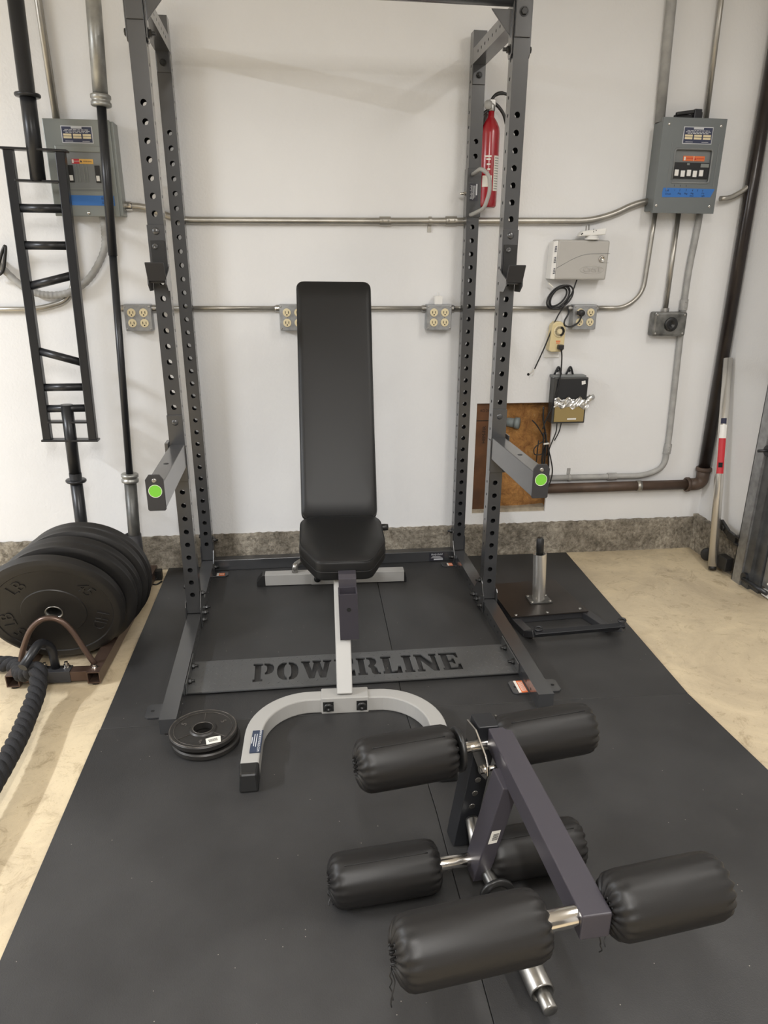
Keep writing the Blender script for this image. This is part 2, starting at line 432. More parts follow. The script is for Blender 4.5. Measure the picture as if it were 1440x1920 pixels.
P = 0.0508
def perf_tube(mb, start, axis, ncell, faces, w=P, t=0.0028, tail=0.0, cell=P, quarters=2):
    """square tube with drilled faces. start: centre of the tube's first end; axis: along; faces: list of
    (outward normal, set of half-cell indices that carry a hole, hole radius)"""
    s0 = V(start); ax = V(axis)
    bm = mb.bm
    def cellgrid(o, u, n, zc, r, hole):
        # o: centre line point of face, u: across, ax: along
        def brd(hw):
            pts = []
            for k in range(4): pts.append((-hw + 2 * hw * k / 4, -0.5))
            for k in range(4): pts.append((hw, -0.5 + k / 4))
            for k in range(4): pts.append((hw - 2 * hw * k / 4, 0.5))
            for k in range(4): pts.append((-hw, 0.5 - k / 4))
            return pts
        res = []
        for hw, dep in ((w / 2, 0.0), (w / 2 - t, t)):
            vs = [bm.verts.new(o + u * x + ax * (zc + y * cell) - n * dep) for x, y in brd(hw)]
            cs = None
            if hole:
                cs = [bm.verts.new(o + ax * zc - n * dep + (u * x / hw / 1 + ax * (y * 2)).normalized() * r) for x, y in brd(hw)]
            res.append((vs, cs))
        (vo, co), (vi, ci) = res
        if hole:
            for k in range(16):
                j = (k + 1) % 16
                bm.faces.new((vo[k], vo[j], co[j], co[k])); bm.faces.new((vi[j], vi[k], ci[k], ci[j])); bm.faces.new((co[k], co[j], ci[j], ci[k]))
        else:
            bm.faces.new(vo); bm.faces.new(vi[::-1])
    for n, holes, r in faces:
        n = V(n); u = ax.cross(n).normalized(); o = s0 + n * w / 2
        odd = any(h % 2 for h in holes) if holes else False
        if not odd:
            for c in range(ncell): cellgrid(o, u, n, (c + 0.5) * cell, r, (2 * c + 1) in holes if holes else False)
        else:
            for c in range(ncell): cellgrid(o, u, n, (c + 0.5) * cell, r, (2 * c + 1) in holes)
    if tail > 0:
        L = ncell * cell; d, s, uu = frame_from(ax)
        mb.rtube(s0 + ax * L, s0 + ax * (L + tail), w, w, t, uu)
    # closing caps
    for q in (0.0, ncell * cell + tail):
        d, s, uu = frame_from(ax); c = s0 + ax * q
        mb.quad([c + s * w / 2 + uu * w / 2, c - s * w / 2 + uu * w / 2, c - s * w / 2 - uu * w / 2, c + s * w / 2 - uu * w / 2])
    return mb

# ------------------------------------------------------------------ room
FZ = -0.012
WY = 0.64
RX = 1.815
HX0, HX1, HZ0, HZ1 = 0.657, 1.018, 0.203, 0.726
b = MB(); b.box(-5.0, 4.0, -5.2, 0.9, FZ - 0.1, FZ); struct('floor', b, 'floor')
b = MB()
b.box(-5.0, HX0, WY, WY + 0.014, 0.14, 2.62); b.box(HX1, RX, WY, WY + 0.014, 0.14, 2.62)
b.box(HX0, HX1, WY, WY + 0.014, HZ1, 2.62); b.box(HX0, HX1, WY, WY + 0.014, 0.14, HZ0)
struct('wall_back', b, 'wall')
b = MB(); b.box(RX, RX + 0.12, 0.20, WY + 0.02, 0.15, 2.62); b.box(RX, RX + 0.12, -5.2, 0.20, 2.15, 2.62); struct('wall_right', b, 'wall')
b = MB(); b.box(-5.1, -5.0, -5.2, 0.66, FZ, 2.62); struct('wall_left', b, 'wall')
b = MB(); b.box(-5.1, 4.0, -5.3, -5.2, FZ, 2.62); struct('wall_front', b, 'storage')
b = MB(); b.box(-5.1, 4.0, -5.3, 0.9, 2.62, 2.72); struct('ceiling', b, 'ceiling')

# rough concrete stem wall under the drywall
def rough_slab(x0, x1, yf, yb, z0, z1, nx, nz, amp, axis='x'):
    m = MB(); bm = m.bm; grid = []
    for i in range(nx + 1):
        row = []
        for k in range(nz + 1):
            x = x0 + (x1 - x0) * i / nx; z = z0 + (z1 - z0) * k / nz
            dy = (random.random() - 0.5) * amp + 0.004 * math.sin(x * 7.3) ; dz = (random.random() - 0.5) * amp * 0.9 if k == nz else 0
            row.append(bm.verts.new((x, yf + dy, z + dz) if axis == 'x' else (yf + dy, x, z + dz)))
        grid.append(row)
    for i in range(nx):
        for k in range(nz):
            f = bm.faces.new((grid[i][k], grid[i + 1][k], grid[i + 1][k + 1], grid[i][k + 1])); f.smooth = True
    top = [bm.verts.new((g[-1].co.x, yb, g[-1].co.z) if axis == 'x' else (yb, g[-1].co.y, g[-1].co.z)) for g in grid]
    for i in range(nx): bm.faces.new((grid[i][-1], grid[i + 1][-1], top[i + 1], top[i]))
    return m
struct('baseboard_back', rough_slab(-5.0, RX, 0.628, 0.66, FZ - 0.01, 0.150, 520, 12, 0.006), 'curb')
struct('baseboard_right', rough_slab(0.20, 0.64, RX - 0.022, RX + 0.1, FZ - 0.01, 0.162, 60, 12, 0.006, 'y'), 'curb')

# cut-out in the drywall: kraft paper back, stud, sill and capped pipe
b = MB(); bm = b.bm; g = []
for i in range(25):
    row = []
    for k in range(31):
        x = HX0 - 0.05 + (HX1 - HX0 + 0.1) * i / 24; z = HZ0 - 0.05 + (HZ1 - HZ0 + 0.1) * k / 30
        row.append(bm.verts.new((x, WY + 0.075 - 0.03 * math.sin((x - HX0) / 0.36 * PI) + 0.008 * math.sin(z * 31 + x * 9) + random.uniform(-.003, .003), z)))
    g.append(row)
for i in range(24):
    for k in range(30):
        f = bm.faces.new((g[i][k], g[i + 1][k], g[i + 1][k + 1], g[i][k + 1])); f.smooth = True
o = struct('trim_1', b, 'paper'); o['label'] = 'brown kraft insulation paper showing in the wall cutout'
b = MB(); b.box(HX0 - 0.03, HX0 + 0.068, WY + 0.014, WY + 0.10, 0.16, 0.9); o = struct('trim_2', b, 'wood', bevel=0.002); o['label'] = 'wooden stud in the wall cutout'
b = MB(); add_text(b, 'HEM-FIR', (0.700, WY + 0.0136, 0.58), (0, 0, 1), (-1, 0, 0), 0.022, 0.0002); add_text(b, 'KD 2X', (0.70, WY + 0.0136, 0.69), (1, 0, 0), (0, 0, 1), 0.016, 0.0002)
b.box(HX0, HX0 + 0.068, WY + 0.0132, WY + 0.0138, 0.643, 0.647)
obj('stud_stamp', b, 'hollow', o)
b = MB(); b.box(HX0, HX1 + 0.01, WY + 0.012, WY + 0.1, 0.17, 0.222); struct('trim_3', b, 'crusty')
b = MB(); b.tube([(0.80, WY + 0.07, 0.63), (0.855, WY + 0.03, 0.628)], 0.021, 20); b.lathe([(0, 0), (.026, 0), (.026, .02), (0, .022)], (0.85, WY + 0.035, 0.628), (0.8, -0.5, 0), 20)
tag(obj('capped_pipe', b, mat('pale_blue_grey_cap', (0.20, 0.23, 0.23), 0.6)), 'short capped blue-grey pipe stub inside the brown wall cutout', 'pipe')

# ------------------------------------------------------------------ rubber mats
def mat_slab(name, poly, label, z=0.0):
    m = MB(); m.prism(poly, (0, 0, FZ), (1, 0, 0), (0, 1, 0), (0, 0, 1), z - FZ)
    o = obj(name, m, 'mat', bevel=0.0015); return tag(o, label, 'mat', 'rubber gym mats on the garage floor')
mat_slab('rubber_mat', [(-0.790, -0.676), (0.1366, -0.6755), (0.1762, 0.618), (-0.768, 0.618)], 'black rubber floor mat under the left half of the rack, nearest the bumper plates')
mat_slab('rubber_mat', [(0.1380, -0.6755), (1.078, -0.700), (1.132, 0.604), (0.1776, 0.615)], 'black rubber floor mat under the chrome-post sled and right half of the rack')
mat_slab('rubber_mat', [(-0.822, -2.25), (0.1402, -2.25), (0.1460, -1.15), (0.1366, -0.6772), (-0.792, -0.678)], 'black rubber floor mat in front, carrying the curved bench foot and small plate')
mat_slab('rubber_mat', [(0.1416, -2.25), (1.14, -2.25), (1.10, -1.107), (1.078, -0.7018), (0.1380, -0.6772), (0.1474, -1.15)], 'black rubber floor mat in the right foreground beneath the leg curl attachment')

# ------------------------------------------------------------------ power rack
W2 = 0.5809; D = 0.5604
rack = thing('power_rack', 'charcoal steel power rack with drilled uprights standing on rubber mats', 'power rack', (0, 0, 0))
HZ = 0.12957      # lowest hole
def upright(x, yf, side):
    m = MB(); z0 = HZ - 1.5 * P
    front = {2 * (k + 1) + 1 for k in range(33)}
    innr = {2 * k + 1 for k in range(1, 39)}
    perf_tube(m, (x, yf + P / 2, z0), (0, 0, 1), 40, [((0, -1, 0), front, 0.0094), ((0, 1, 0), front, 0.0094), ((side, 0, 0), innr, 0.0056), ((-side, 0, 0), innr, 0.0056)], tail=0.034)
    return obj('upright', m, 'rack', rack)
for x, yf, sd in ((-W2, 0, 1), (W2, 0, -1), (-W2, D, 1), (W2, D, -1)): upright(x, yf, sd)
for x, sd in ((-W2, 1), (W2, -1)):
    m = MB(); n = 26; L = n * P
    holes = {2 * k + 1 for k in range(1, 25)}
    perf_tube(m, (x, -0.7277, P / 2), (0, 1, 0), n, [((sd, 0, 0), holes, 0.0052), ((-sd, 0, 0), set(), 0.005), ((0, 0, 1), set(), 0.005), ((0, 0, -1), set(), 0.005)], tail=0.018)
    obj('base_tube', m, 'rack', rack)
    m = MB()   # top side brace
    holes = {2 * k + 1 for k in range(1, 9)}
    perf_tube(m, (x, P + 0.002, 2.0358), (0, 1, 0), 10, [((sd, 0, 0), holes, 0.0052), ((-sd, 0, 0), holes, 0.005), ((0, 0, 1), set(), 0.005), ((0, 0, -1), set(), 0.005)], cell=(D - P - 0.004) / 10)
    obj('top_side_brace', m, 'rack', rack)
m = MB(); m.box(-W2 + P / 2, W2 - P / 2, 0.5575, 0.5575 + P, 0.0005, P); obj('rear_crossmember', m, 'rack', rack, bevel=0.002)
m = MB(); m.cyl((-W2 + P / 2 + .004, 0.025, 2.073), (W2 - P / 2 - .004, 0.025, 2.073), 0.0245, 28); obj('pull_up_bar', m, 'rack', rack)
# top brackets of the pull up bar, gussets
for x, sd in ((-W2, 1), (W2, -1)):
    m = MB()
    m.box(x - 0.0245, x + 0.0245, -0.006, -0.0006, 1.964, 2.118)
    xi = x + sd * (P / 2 + 0.0006); xo = x - sd * (P / 2 + 0.0006)
    poly = [(0.006, 1.922), (0.014, 1.912), (0.038, 1.912), (0.046, 1.922), (0.046, 2.118), (0.006, 2.118)]
    m.prism(poly, (xi, 0, 0), (0, 1, 0), (0, 0, 1), (sd, 0, 0), 0.005); m.prism(poly, (xo, 0, 0), (0, 1, 0), (0, 0, 1), (-sd, 0, 0), 0.005)
    obj('top_bracket', m, 'rack', rack, bevel=0.0012)
    m = MB(); m.prism([(0, 0), (0, 0.075), (0.066, 0.075)], (xi + sd * 0.004, 0.02, 1.966), (sd, 0, 0), (0, 0, 1), (0, 1, 0), 0.007)
    obj('gusset', m, 'rack', rack, bevel=0.001)
    m = MB(); m.hexbolt((x, -0.006, 2.03), (0, -1, 0), 0.0105, 0.008); m.hexbolt((xi + sd * 0.005, 0.026, 1.937), (sd, 0, 0), 0.0105, 0.008); m.cyl((xi + sd * .005, .026, 1.937), (xi + sd * .026, .026, 1.937), 0.0055)
    m.hexbolt((xo - sd * 0.005, 0.026, 1.937), (-sd, 0, 0), 0.0105, 0.006)
    objs('bolt', m, 'black', rack)
    # rear brace plate
    m = MB(); m.box(x - 0.0235, x + 0.0235, D - 0.0052, D - 0.0004, 1.945, 2.058); obj('brace_plate', m, 'rack', rack, bevel=0.001)
    m = MB(); m.hexbolt((x, D - 0.005, 1.975), (0, -1, 0), 0.009, 0.008); m.cyl((x, D - .01, 1.975), (x, D - .02, 1.975), 0.005); obj('bolt', m, 'black', rack)
# gusset brackets at the feet of the uprights
for yf in (0, D):
    for x, sd in ((-W2, 1), (W2, -1)):
        for q in (1, -1):
            xi = x + q * sd * (P / 2 + 0.0008)
            m = MB()
            if yf == 0: poly = [(-0.030, 0.004), (0.135, 0.004), (0.135, 0.035), (0.050, 0.130), (0.012, 0.136), (0.000, 0.120), (-0.020, 0.085), (-0.030, 0.078)] if q == 1 else [(-0.026, 0.02), (0.06, 0.02), (0.06, 0.10), (-0.015, 0.10), (-0.026, 0.088)]
            else: poly = [(-0.05, 0.006), (0.05, 0.006), (0.05, 0.15), (0.008, 0.15), (0.0, 0.14), (0.0, 0.10), (-0.05, 0.03)] if q == 1 else [(-0.004, 0.02), (0.05, 0.02), (0.05, 0.12), (0.0, 0.12)]
            m.prism(poly, (xi, yf, 0), (0, 1, 0), (0, 0, 1), (q * sd, 0, 0), 0.004)
            obj('foot_bracket', m, 'rack', rack, bevel=0.001)
        xi = x + sd * (P / 2 + 0.005)
        m = MB()
        bl = ((0.026, 0.165 - 0.04), (-0.012, 0.03), (0.052, 0.03), (0.105, 0.028)) if yf == 0 else ((0.026, 0.14), (-0.025, 0.028))
        for dy, z in bl:
            m.hexbolt((xi, yf + dy, z), (sd, 0, 0), 0.0085, 0.008); m.cyl((xi, yf + dy, z), (xi + sd * 0.019, yf + dy, z), 0.005, 12)
        if yf == 0: m.hexbolt((x - sd * (P / 2 + .0008), 0.026, 0.155), (-sd, 0, 0), 0.0085, 0.006)
        else: m.hexbolt((x - sd * (P / 2 + .0008), D + 0.026, 0.16), (-sd, 0, 0), 0.0085, 0.006)
        objs('bolt', m, 'black', rack)
# anchor tabs with holes
def tab(x0, x1, y0, y1, hx):
    m = MB(); cx = (x0 + x1) / 2; r = 0.006
    sgn = 1 if x1 > x0 else -1
    c = 0.010
    poly = [(x0, y0), (x1 - sgn * c, y0), (x1, y0 + c), (x1, y1 - c), (x1 - sgn * c, y1), (x0, y1)]
    m.prism(poly, (0, 0, 0.001), (1, 0, 0), (0, 1, 0), (0, 0, 1), 0.005); o = obj('anchor_tab', m, 'rack', rack, bevel=0.0008)
    m = MB(); m.lathe([(0, 0), (r, 0), (r, .0005), (0, .0005)], (hx, (y0 + y1) / 2, 0.006), (0, 0, 1), 18, False); obj('bolt_hole', m, 'hollow', o)
for s in (-1, 1):
    tab(s * (W2 + P / 2 - .002), s * 0.667, -0.642, -0.566, s * 0.647)
    if s > 0: tab(s * (W2 - P / 2 + .002), s * 0.503, -0.642, -0.562, s * 0.520)
    tab(s * (W2 - P / 2 + .002), s * 0.490, 0.478, 0.53, s * 0.51)
def warn(x0, x1, y0, y1, z=0.0064):
    m = MB(); m.box(x0, x1, y0, y1, z, z + 0.0005); o = obj('warning_sticker', m, 'orange', rack); o['label'] = 'orange and white warning sticker'
    w = (x1 - x0); m = MB(); m.box(x0, x0 + w * 0.28, y0, y1, z + 0.0005, z + 0.0009)
    for k in range(4): m.box(x0 + w * (0.42 + k * 0.14), x0 + w * (0.48 + k * 0.14), y0 + 0.008, y1 - 0.008, z + 0.0005, z + 0.0008)
    obj('sticker_print', m, 'label', o)
warn(0.522, 0.552, -0.640, -0.566); warn(0.515, 0.54, 0.480, 0.512); warn(-0.54, -0.505, 0.480, 0.512)
# black end caps at the feet
for x in (-W2, W2):
    m = MB(); m.box(x - 0.012, x + 0.012, -0.731, -0.71, -0.0, 0.004); obj('rubber_pad', m, 'black', rack)

# POWERLINE tread plate cut from sheet
GL = {
 'P': (1.0, [[(0, 0), (.46, 0), (.46, .13), (.38, .13), (.38, .87), (.46, .87), (.46, 1), (0, 1), (0, .87), (.08, .87), (.08, .13), (0, .13)],
             [(.52, 1), (.76, 1), (.93, .92), (1.0, .78), (1.0, .6), (.92, .45), (.76, .37), (.56, .37), (.56, .46), (.62, .5), (.66, .6), (.66, .76), (.62, .85), (.52, .88)]]),
 'O': (1.06, [[(.48, 0), (.26, .03), (.09, .16), (.02, .36), (.02, .64), (.09, .84), (.26, .97), (.48, 1), (.48, .86), (.40, .80), (.36, .64), (.36, .36), (.40, .2), (.48, .14)],
              [(.58, 0), (.80, .03), (.97, .16), (1.04, .36), (1.04, .64), (.97, .84), (.80, .97), (.58, 1), (.58, .86), (.66, .80), (.70, .64), (.70, .36), (.66, .2), (.58, .14)]]),
 'W': (1.5, [[(0, 1), (.44, 1), (.44, .88), (.38, .88), (.5, .42), (.62, .85), (.56, .88), (.56, 1), (.98, 1), (.98, .88), (.92, .88), (1.04, .42), (1.16, .86), (1.08, .88), (1.08, 1), (1.5, 1), (1.5, .88), (1.42, .88), (1.16, 0), (.88, 0), (.75, .44), (.60, 0), (.34, 0), (.08, .88), (0, .88)]]),
 'E': (.95, [[(0, 0), (.95, 0), (.95, .34), (.84, .34), (.76, .16), (.40, .13), (.40, .43), (.56, .43), (.60, .33), (.70, .33), (.70, .67), (.60, .67), (.56, .57), (.40, .57), (.40, .87), (.74, .85), (.82, .68), (.93, .68), (.93, 1), (0, 1), (0, .87), (.08, .87), (.08, .13), (0, .13)]]),
 'R': (1.1, [[(0, 0), (.46, 0), (.46, .13), (.38, .13), (.38, .87), (.46, .87), (.46, 1), (0, 1), (0, .87), (.08, .87), (.08, .13), (0, .13)],
             [(.52, 1), (.78, 1), (.96, .9), (1.0, .74), (.96, .6), (.84, .5), (.96, .38), (1.0, .14), (1.1, .13), (1.1, 0), (.78, 0), (.68, .1), (.66, .36), (.56, .42), (.56, .52), (.62, .56), (.66, .66), (.66, .8), (.62, .87), (.52, .88)]]),
 'L': (.92, [[(0, 0), (.92, 0), (.92, .40), (.80, .40), (.70, .16), (.42, .13), (.42, .87), (.52, .87), (.52, 1), (0, 1), (0, .87), (.08, .87), (.08, .13), (0, .13)]]),
 'I': (.5, [[(0, 0), (.5, 0), (.5, .13), (.42, .13), (.42, .87), (.5, .87), (.5, 1), (0, 1), (0, .87), (.08, .87), (.08, .13), (0, .13)]]),
 'N': (1.15, [[(0, 0), (.38, 0), (.38, .13), (.30, .13), (.30, .62), (.80, 0), (1.07, 0), (1.07, .87), (1.15, .87), (1.15, 1), (.76, 1), (.76, .87), (.84, .87), (.84, .46), (.40, 1), (0, 1), (0, .87), (.08, .87), (.08, .13), (0, .13)]]),
}
word = 'POWERLINE'; gap = 0.13; tot = sum(GL[c][0] for c in word) + gap * (len(word) - 1)
TX0, TX1, TY0, TY1 = -0.345, 0.372, -0.475, -0.353
sx = (TX1 - TX0) / tot; sy = TY1 - TY0
PX0, PX1, PY0, PY1 = -W2 + P / 2 + 0.004, W2 - P / 2 - 0.004, -0.521, -0.314
cu = bpy.data.curves.new('tread', 'CURVE'); cu.dimensions = '2D'; cu.fill_mode = 'BOTH'; cu.extrude = 0.0022
def spl(pts):
    s = cu.splines.new('POLY'); s.points.add(len(pts) - 1)
    for i, (x, y) in enumerate(pts): s.points[i].co = (x, y, 0, 1)
    s.use_cyclic_u = True
spl([(PX0, PY0), (PX1, PY0), (PX1, PY1), (PX0, PY1)])
letter_boxes = []; xc = TX0
for ch in word:
    wd, polys = GL[ch]
    for p in polys: spl([(xc + x * sx, TY0 + y * sy) for x, y in p])
    letter_boxes.append((xc, xc + wd * sx)); xc += (wd + gap) * sx
co = bpy.data.objects.new('tread', cu); COL.objects.link(co)
me = bpy.data.meshes.new_from_object(co.evaluated_get(bpy.context.evaluated_depsgraph_get()))
m = MB(); m.bm.from_mesh(me); bpy.data.objects.remove(co); bpy.data.curves.remove(cu); bpy.data.meshes.remove(me)
for v_ in m.bm.verts: v_.co.z += 0.0098
for sd in (-1, 1):   # upturned ends
    xx = sd * (W2 - P / 2 - 0.003)
    m.box(xx - 0.002, xx + 0.002, PY0, PY1, 0.0076, 0.046)
iy = 0; y = PY0 + 0.016
while y < PY1 - 0.008:   # raised tread lugs
    x = PX0 + 0.02 + (iy % 2) * 0.016
    while x < PX1 - 0.02:
        if not (TX0 - 0.012 < x < TX1 + 0.012 and TY0 - 0.012 < y < TY1 + 0.012):
            a = PI / 4 * (1 if iy % 2 else -1); d = V((math.cos(a), math.sin(a), 0)) * 0.008; q = V((-math.sin(a), math.cos(a), 0)) * 0.0022; c = V((x, y, 0.0120))
            t_ = [m.bm.verts.new(c - d), m.bm.verts.new(c - q), m.bm.verts.new(c + d), m.bm.verts.new(c + q)]; tp = m.bm.verts.new(c + V((0, 0, 0.0011)))
            for k in range(4): m.bm.faces.new((t_[k], t_[(k + 1) % 4], tp))
        x += 0.032
    y += 0.0165; iy += 1
o = obj('tread_plate', m, 'tread', rack, merge=False); o['label'] = 'tread plate with the word POWERLINE cut through it'
for sd in (-1, 1):
    m = MB()
    for y in (-0.375, -0.475):
        xx = sd * (W2 - P / 2 - 0.006); m.hexbolt((xx, y, 0.03), (-sd, 0, 0), 0.009, 0.008); m.cyl((xx, y, .03), (xx - sd * .02, y, .03), .005, 12)
    objs('bolt', m, 'black', rack)
# nameplate on the rear crossmember
m = MB(); m.box(0.440, 0.512, 0.5562, 0.5574, 0.003, 0.043); nb = obj('name_label', m, 'labeldark', rack); nb['label'] = 'black maker label on the rear crossmember'
m = MB(); add_text(m, 'Body-Solid', (0.476, 0.5560, 0.036), (1, 0, 0), (0, 0, 1), 0.0125, 0.0002, shear=0.2); m.box(0.462, 0.506, 0.5558, 0.5562, 0.008, 0.014)
for k in range(3): m.box(0.448 + 0.004 * k, 0.504 - 0.006 * k, 0.5558, 0.5562, 0.018 + k * 0.004, 0.0195 + k * 0.004)
obj('label_print', m, 'lightink', nb)

# grip handle on the right rear upright
hd = bpy.data.objects.new('grip_bracket', None)
m = MB(); m.box(W2 - P / 2 - .004, W2 + P / 2 + .004, D - 0.0052, D - 0.0004, 1.487, 1.662); m.box(W2 - P / 2 - .0044, W2 - P / 2 - .0006, D - .005, D + .045, 1.487, 1.662)
gb = obj('grip_bracket', m, 'rack', rack, bevel=0.001)
m = MB(); m.tube(fillet_path([(0.572, D - 0.004, 1.640), (0.583, 0.462, 1.652), (0.612, 0.447, 1.628), (0.618, 0.447, 1.575), (0.600, 0.452, 1.512), (0.572, D - 0.02, 1.495), (0.570, D - 0.004, 1.495)], 0.022, 5), 0.0075, 14)
obj('grip_handle', m, 'silver', gb)
m = MB(); m.box(0.563, 0.597, D - 0.0060, D - 0.0052, 1.545, 1.607); lb = obj('maker_label', m, 'labeldark', gb)
m = MB(); add_text(m, 'Body-Solid', (0.569, D - 0.0063, 1.576), (0, 0, 1), (-1, 0, 0), 0.0115, 0.0002, shear=0.2); m.box(0.588, 0.593, D - .0064, D - .0060, 1.566, 1.606)
for k in range(3): m.box(0.575 + k * 0.0042, 0.5765 + k * 0.0042, D - .0064, D - .0060, 1.55 + k * .004, 1.60)
obj('label_print', m, 'lightink', lb)
m = MB(); m.cyl((W2 - P / 2 - .004, D + .02, 1.573), (W2 - P / 2 - .026, D + .02, 1.573), 0.0055, 14); m.hexbolt((W2 - P / 2 - .0045, D + .02, 1.573), (-1, 0, 0), 0.008, 0.005); obj('locking_pin', m, 'chrome', gb)

# ------------------------------------------------------------------ J hooks
def jhook(x, label):
    t = thing('j_hook', label, 'bar hook', (x, -0.01, 1.22), 'j-hooks on the front uprights')
    m = MB(); m.box(x - 0.0275, x + 0.0275, -0.0062, -0.0008, 1.285, 1.418)
    m.box(x - 0.0265, x + 0.0265, -0.062, -0.0062, 1.246, 1.252)
    ck = [(-0.0008, 1.296), (-0.022, 1.282), (-0.086, 1.262), (-0.088, 1.242), (-0.060, 1.222), (-0.0008, 1.222)]
    for s in (-1, 1): m.prism(ck, (x + s * 0.0255, 0, 0), (0, 1, 0), (0, 0, 1), (s, 0, 0), 0.004)
    obj('hook_body', m, 'rack', t, bevel=0.001)
    m = MB(); m.prism([(-0.078, 1.252), (-0.084, 1.252), (-0.114, 1.306), (-0.107, 1.308)], (x - 0.0285, 0, 0), (0, 1, 0), (0, 0, 1), (1, 0, 0), 0.057)
    obj('front_lip', m, 'rackb', t, bevel=0.0015)
    m = MB(); m.box(x - 0.021, x + 0.024, -0.0122, -0.0062, 1.262, 1.372); m.box(x - 0.024, x + 0.024, -0.075, -0.0062, 1.252, 1.258); obj('plastic_liner', m, 'black', t, bevel=0.001)
    m = MB(); m.dome((x, -0.0062, 1.3996), (0, -1, 0), 0.0115, 0.005); m.lathe([(0.0085, 0), (0.0085, .0042), (0.004, .0042), (0, .001)], (x - 0.006, -0.0122, 1.355), (0, -1, 0), 20); objs('bolt_head', m, 'rack', t)
jhook(-W2, 'dark steel j-hook hung on the left front upright'); jhook(W2, 'dark steel j-hook hung on the right front upright')

# ------------------------------------------------------------------ spotter arms
def spotter(x, label, sd):
    t = thing('spotter_arm', label, 'spotter arm', (x, -0.02, 0.57), 'safety spotter arms on the front uprights')
    m = MB(); m.box(x - 0.0270, x + 0.0270, -0.0072, -0.0008, 0.578, 0.815); m.box(x - sd * 0.038 - .002, x - sd * 0.030 + .002, -0.03, 0.03, 0.665, 0.722)
    for s in (-1, 1): m.box(x + s * 0.0262 - 0.002 * (s < 0), x + s * 0.0262 + 0.002 * (s > 0), -0.0062, 0.036, 0.585, 0.70)
    obj('mounting_channel', m, 'rack', t, bevel=0.001)
    m = MB(); m.box(x - 0.0245, x + 0.0245, -0.505, -0.0062, 0.632, 0.712); obj('arm_tube', m, 'rack', t, bevel=0.002)
    m = MB(); m.prism([(-0.0062, 0.578), (-0.100, 0.604), (-0.120, 0.634), (-0.0062, 0.634)], (x - sd * 0.026, 0, 0), (0, 1, 0), (0, 0, 1), (-sd, 0, 0), 0.003); obj('gusset', m, 'rack', t)
    m = MB(); m.prism([(-0.026, 0.632), (-0.022, 0.628), (0.022, 0.628), (0.026, 0.632), (0.026, 0.722), (0.015, 0.737), (-0.015, 0.737), (-0.026, 0.722)], (x, -0.505, 0), (1, 0, 0), (0, 0, 1), (0, -1, 0), 0.006)
    ep = obj('end_plate', m, 'rackb', t, bevel=0.0012)
    m = MB(); m.lathe([(0, 0), (0.0195, 0), (0.0195, .0006), (0, .0006)], (x, -0.5112, 0.688), (0, -1, 0), 40, False); g = obj('round_sticker', m, 'green', ep); g['label'] = 'lime green round sticker'
    m = MB(); m.lathe([(0.0180, .0006), (0.0193, .0006), (0.0193, .0009), (0.0180, .0009)], (x, -0.5112, 0.688), (0, -1, 0), 40, False, closed=True); obj('sticker_rim', m, 'label', g)
    m = MB(); m.dome((x, -0.511, 0.719), (0, -1, 0), 0.0065, 0.0012); obj('rivet', m, 'steel', ep)
    m = MB(); m.dome((x, -0.0062, 0.790), (0, -1, 0), 0.0115, 0.005); obj('bolt_head', m, 'rack', t)
    m = MB(); m.lathe([(0, 0), (0.009, 0), (0.006, .002), (0, .002)], (x, -0.28, 0.712), (0, 0, 1), 18); obj('weld_spot', m, 'rackb', t)
spotter(-W2, 'grey spotter arm with lime sticker projecting from the left front upright', 1)
spotter(W2, 'grey spotter arm with lime sticker projecting from the right front upright', -1)

# ------------------------------------------------------------------ bench
BO = V((-0.0510, -0.672, 0)); ang = -math.radians(2.4)
bu = V((math.cos(ang), math.sin(ang), 0)); bv = V((-math.sin(ang), math.cos(ang), 0))
def BL(u, v, z): return BO + bu * u + bv * v + V((0, 0, z))
bench = thing('weight_bench', 'black padded upright weight bench on a silver curved frame inside the rack', 'bench', tuple(BL(0, 0.5, 0)))
def sweep_rect(mb, pts, w, z0, z1):
    pts = [V(p) for p in pts]; prev = None
    for i, p in enumerate(pts):
        t = ((pts[i + 1] if i < len(pts) - 1 else p) - (pts[i - 1] if i else p)).normalized(); s = V((t.y, -t.x, 0)) * w / 2
        r = [mb.bm.verts.new(V((q.x, q.y, z))) for q, z in ((p - s, z0), (p + s, z0), (p + s, z1), (p - s, z1))]
        if prev:
            for k in range(4): mb.bm.faces.new((prev[k], prev[(k + 1) % 4], r[(k + 1) % 4], r[k]))
        else: mb.bm.faces.new(r[::-1])
        prev = r
    mb.bm.faces.new(prev)
    return mb
# curved front foot: centre line
arc = []
for k in range(13):
    a = PI / 2 * k / 12; arc.append((0.268 - 0.160 * (1 - math.sin(a)) , -0.200 + 0.200 * math.cos(a) + 0.0))
R_ = 0.165
right = [(0.0, 0.022)] + [(0.268 - R_ + R_ * math.sin(a), 0.022 - R_ * 1.15 + R_ * 1.15 * math.cos(a)) for a in [PI / 2 * k / 14 for k in range(15)]] + [(0.268, -0.315)]
left = [(-x, y) for x, y in reversed(right[1:])]
path = [BL(u, v, 0) for u, v in left + right]
m = MB(); sweep_rect(m, path, 0.050, 0.001, 0.051); obj('front_foot', m, 'silver', bench, bevel=0.004)
for s in (-1, 1):
    c = BL(s * 0.268, -0.335, 0)
    m = MB(); m.hexa([c + V((a, b_, z)) for z in (0.0, 0.053) for a, b_ in ((-0.026 + 0.003 * (z > 0), -0.034 + 0.012 * (z > 0)), (0.026 - 0.003 * (z > 0), -0.034 + 0.012 * (z > 0)), (0.0275, 0.03), (-0.0275, 0.03))])
    obj('rubber_foot', m, 'black', bench, bevel=0.006)
m = MB(); m.box(-0.0, 0.0, 0, 0, 0, 0) if False else None
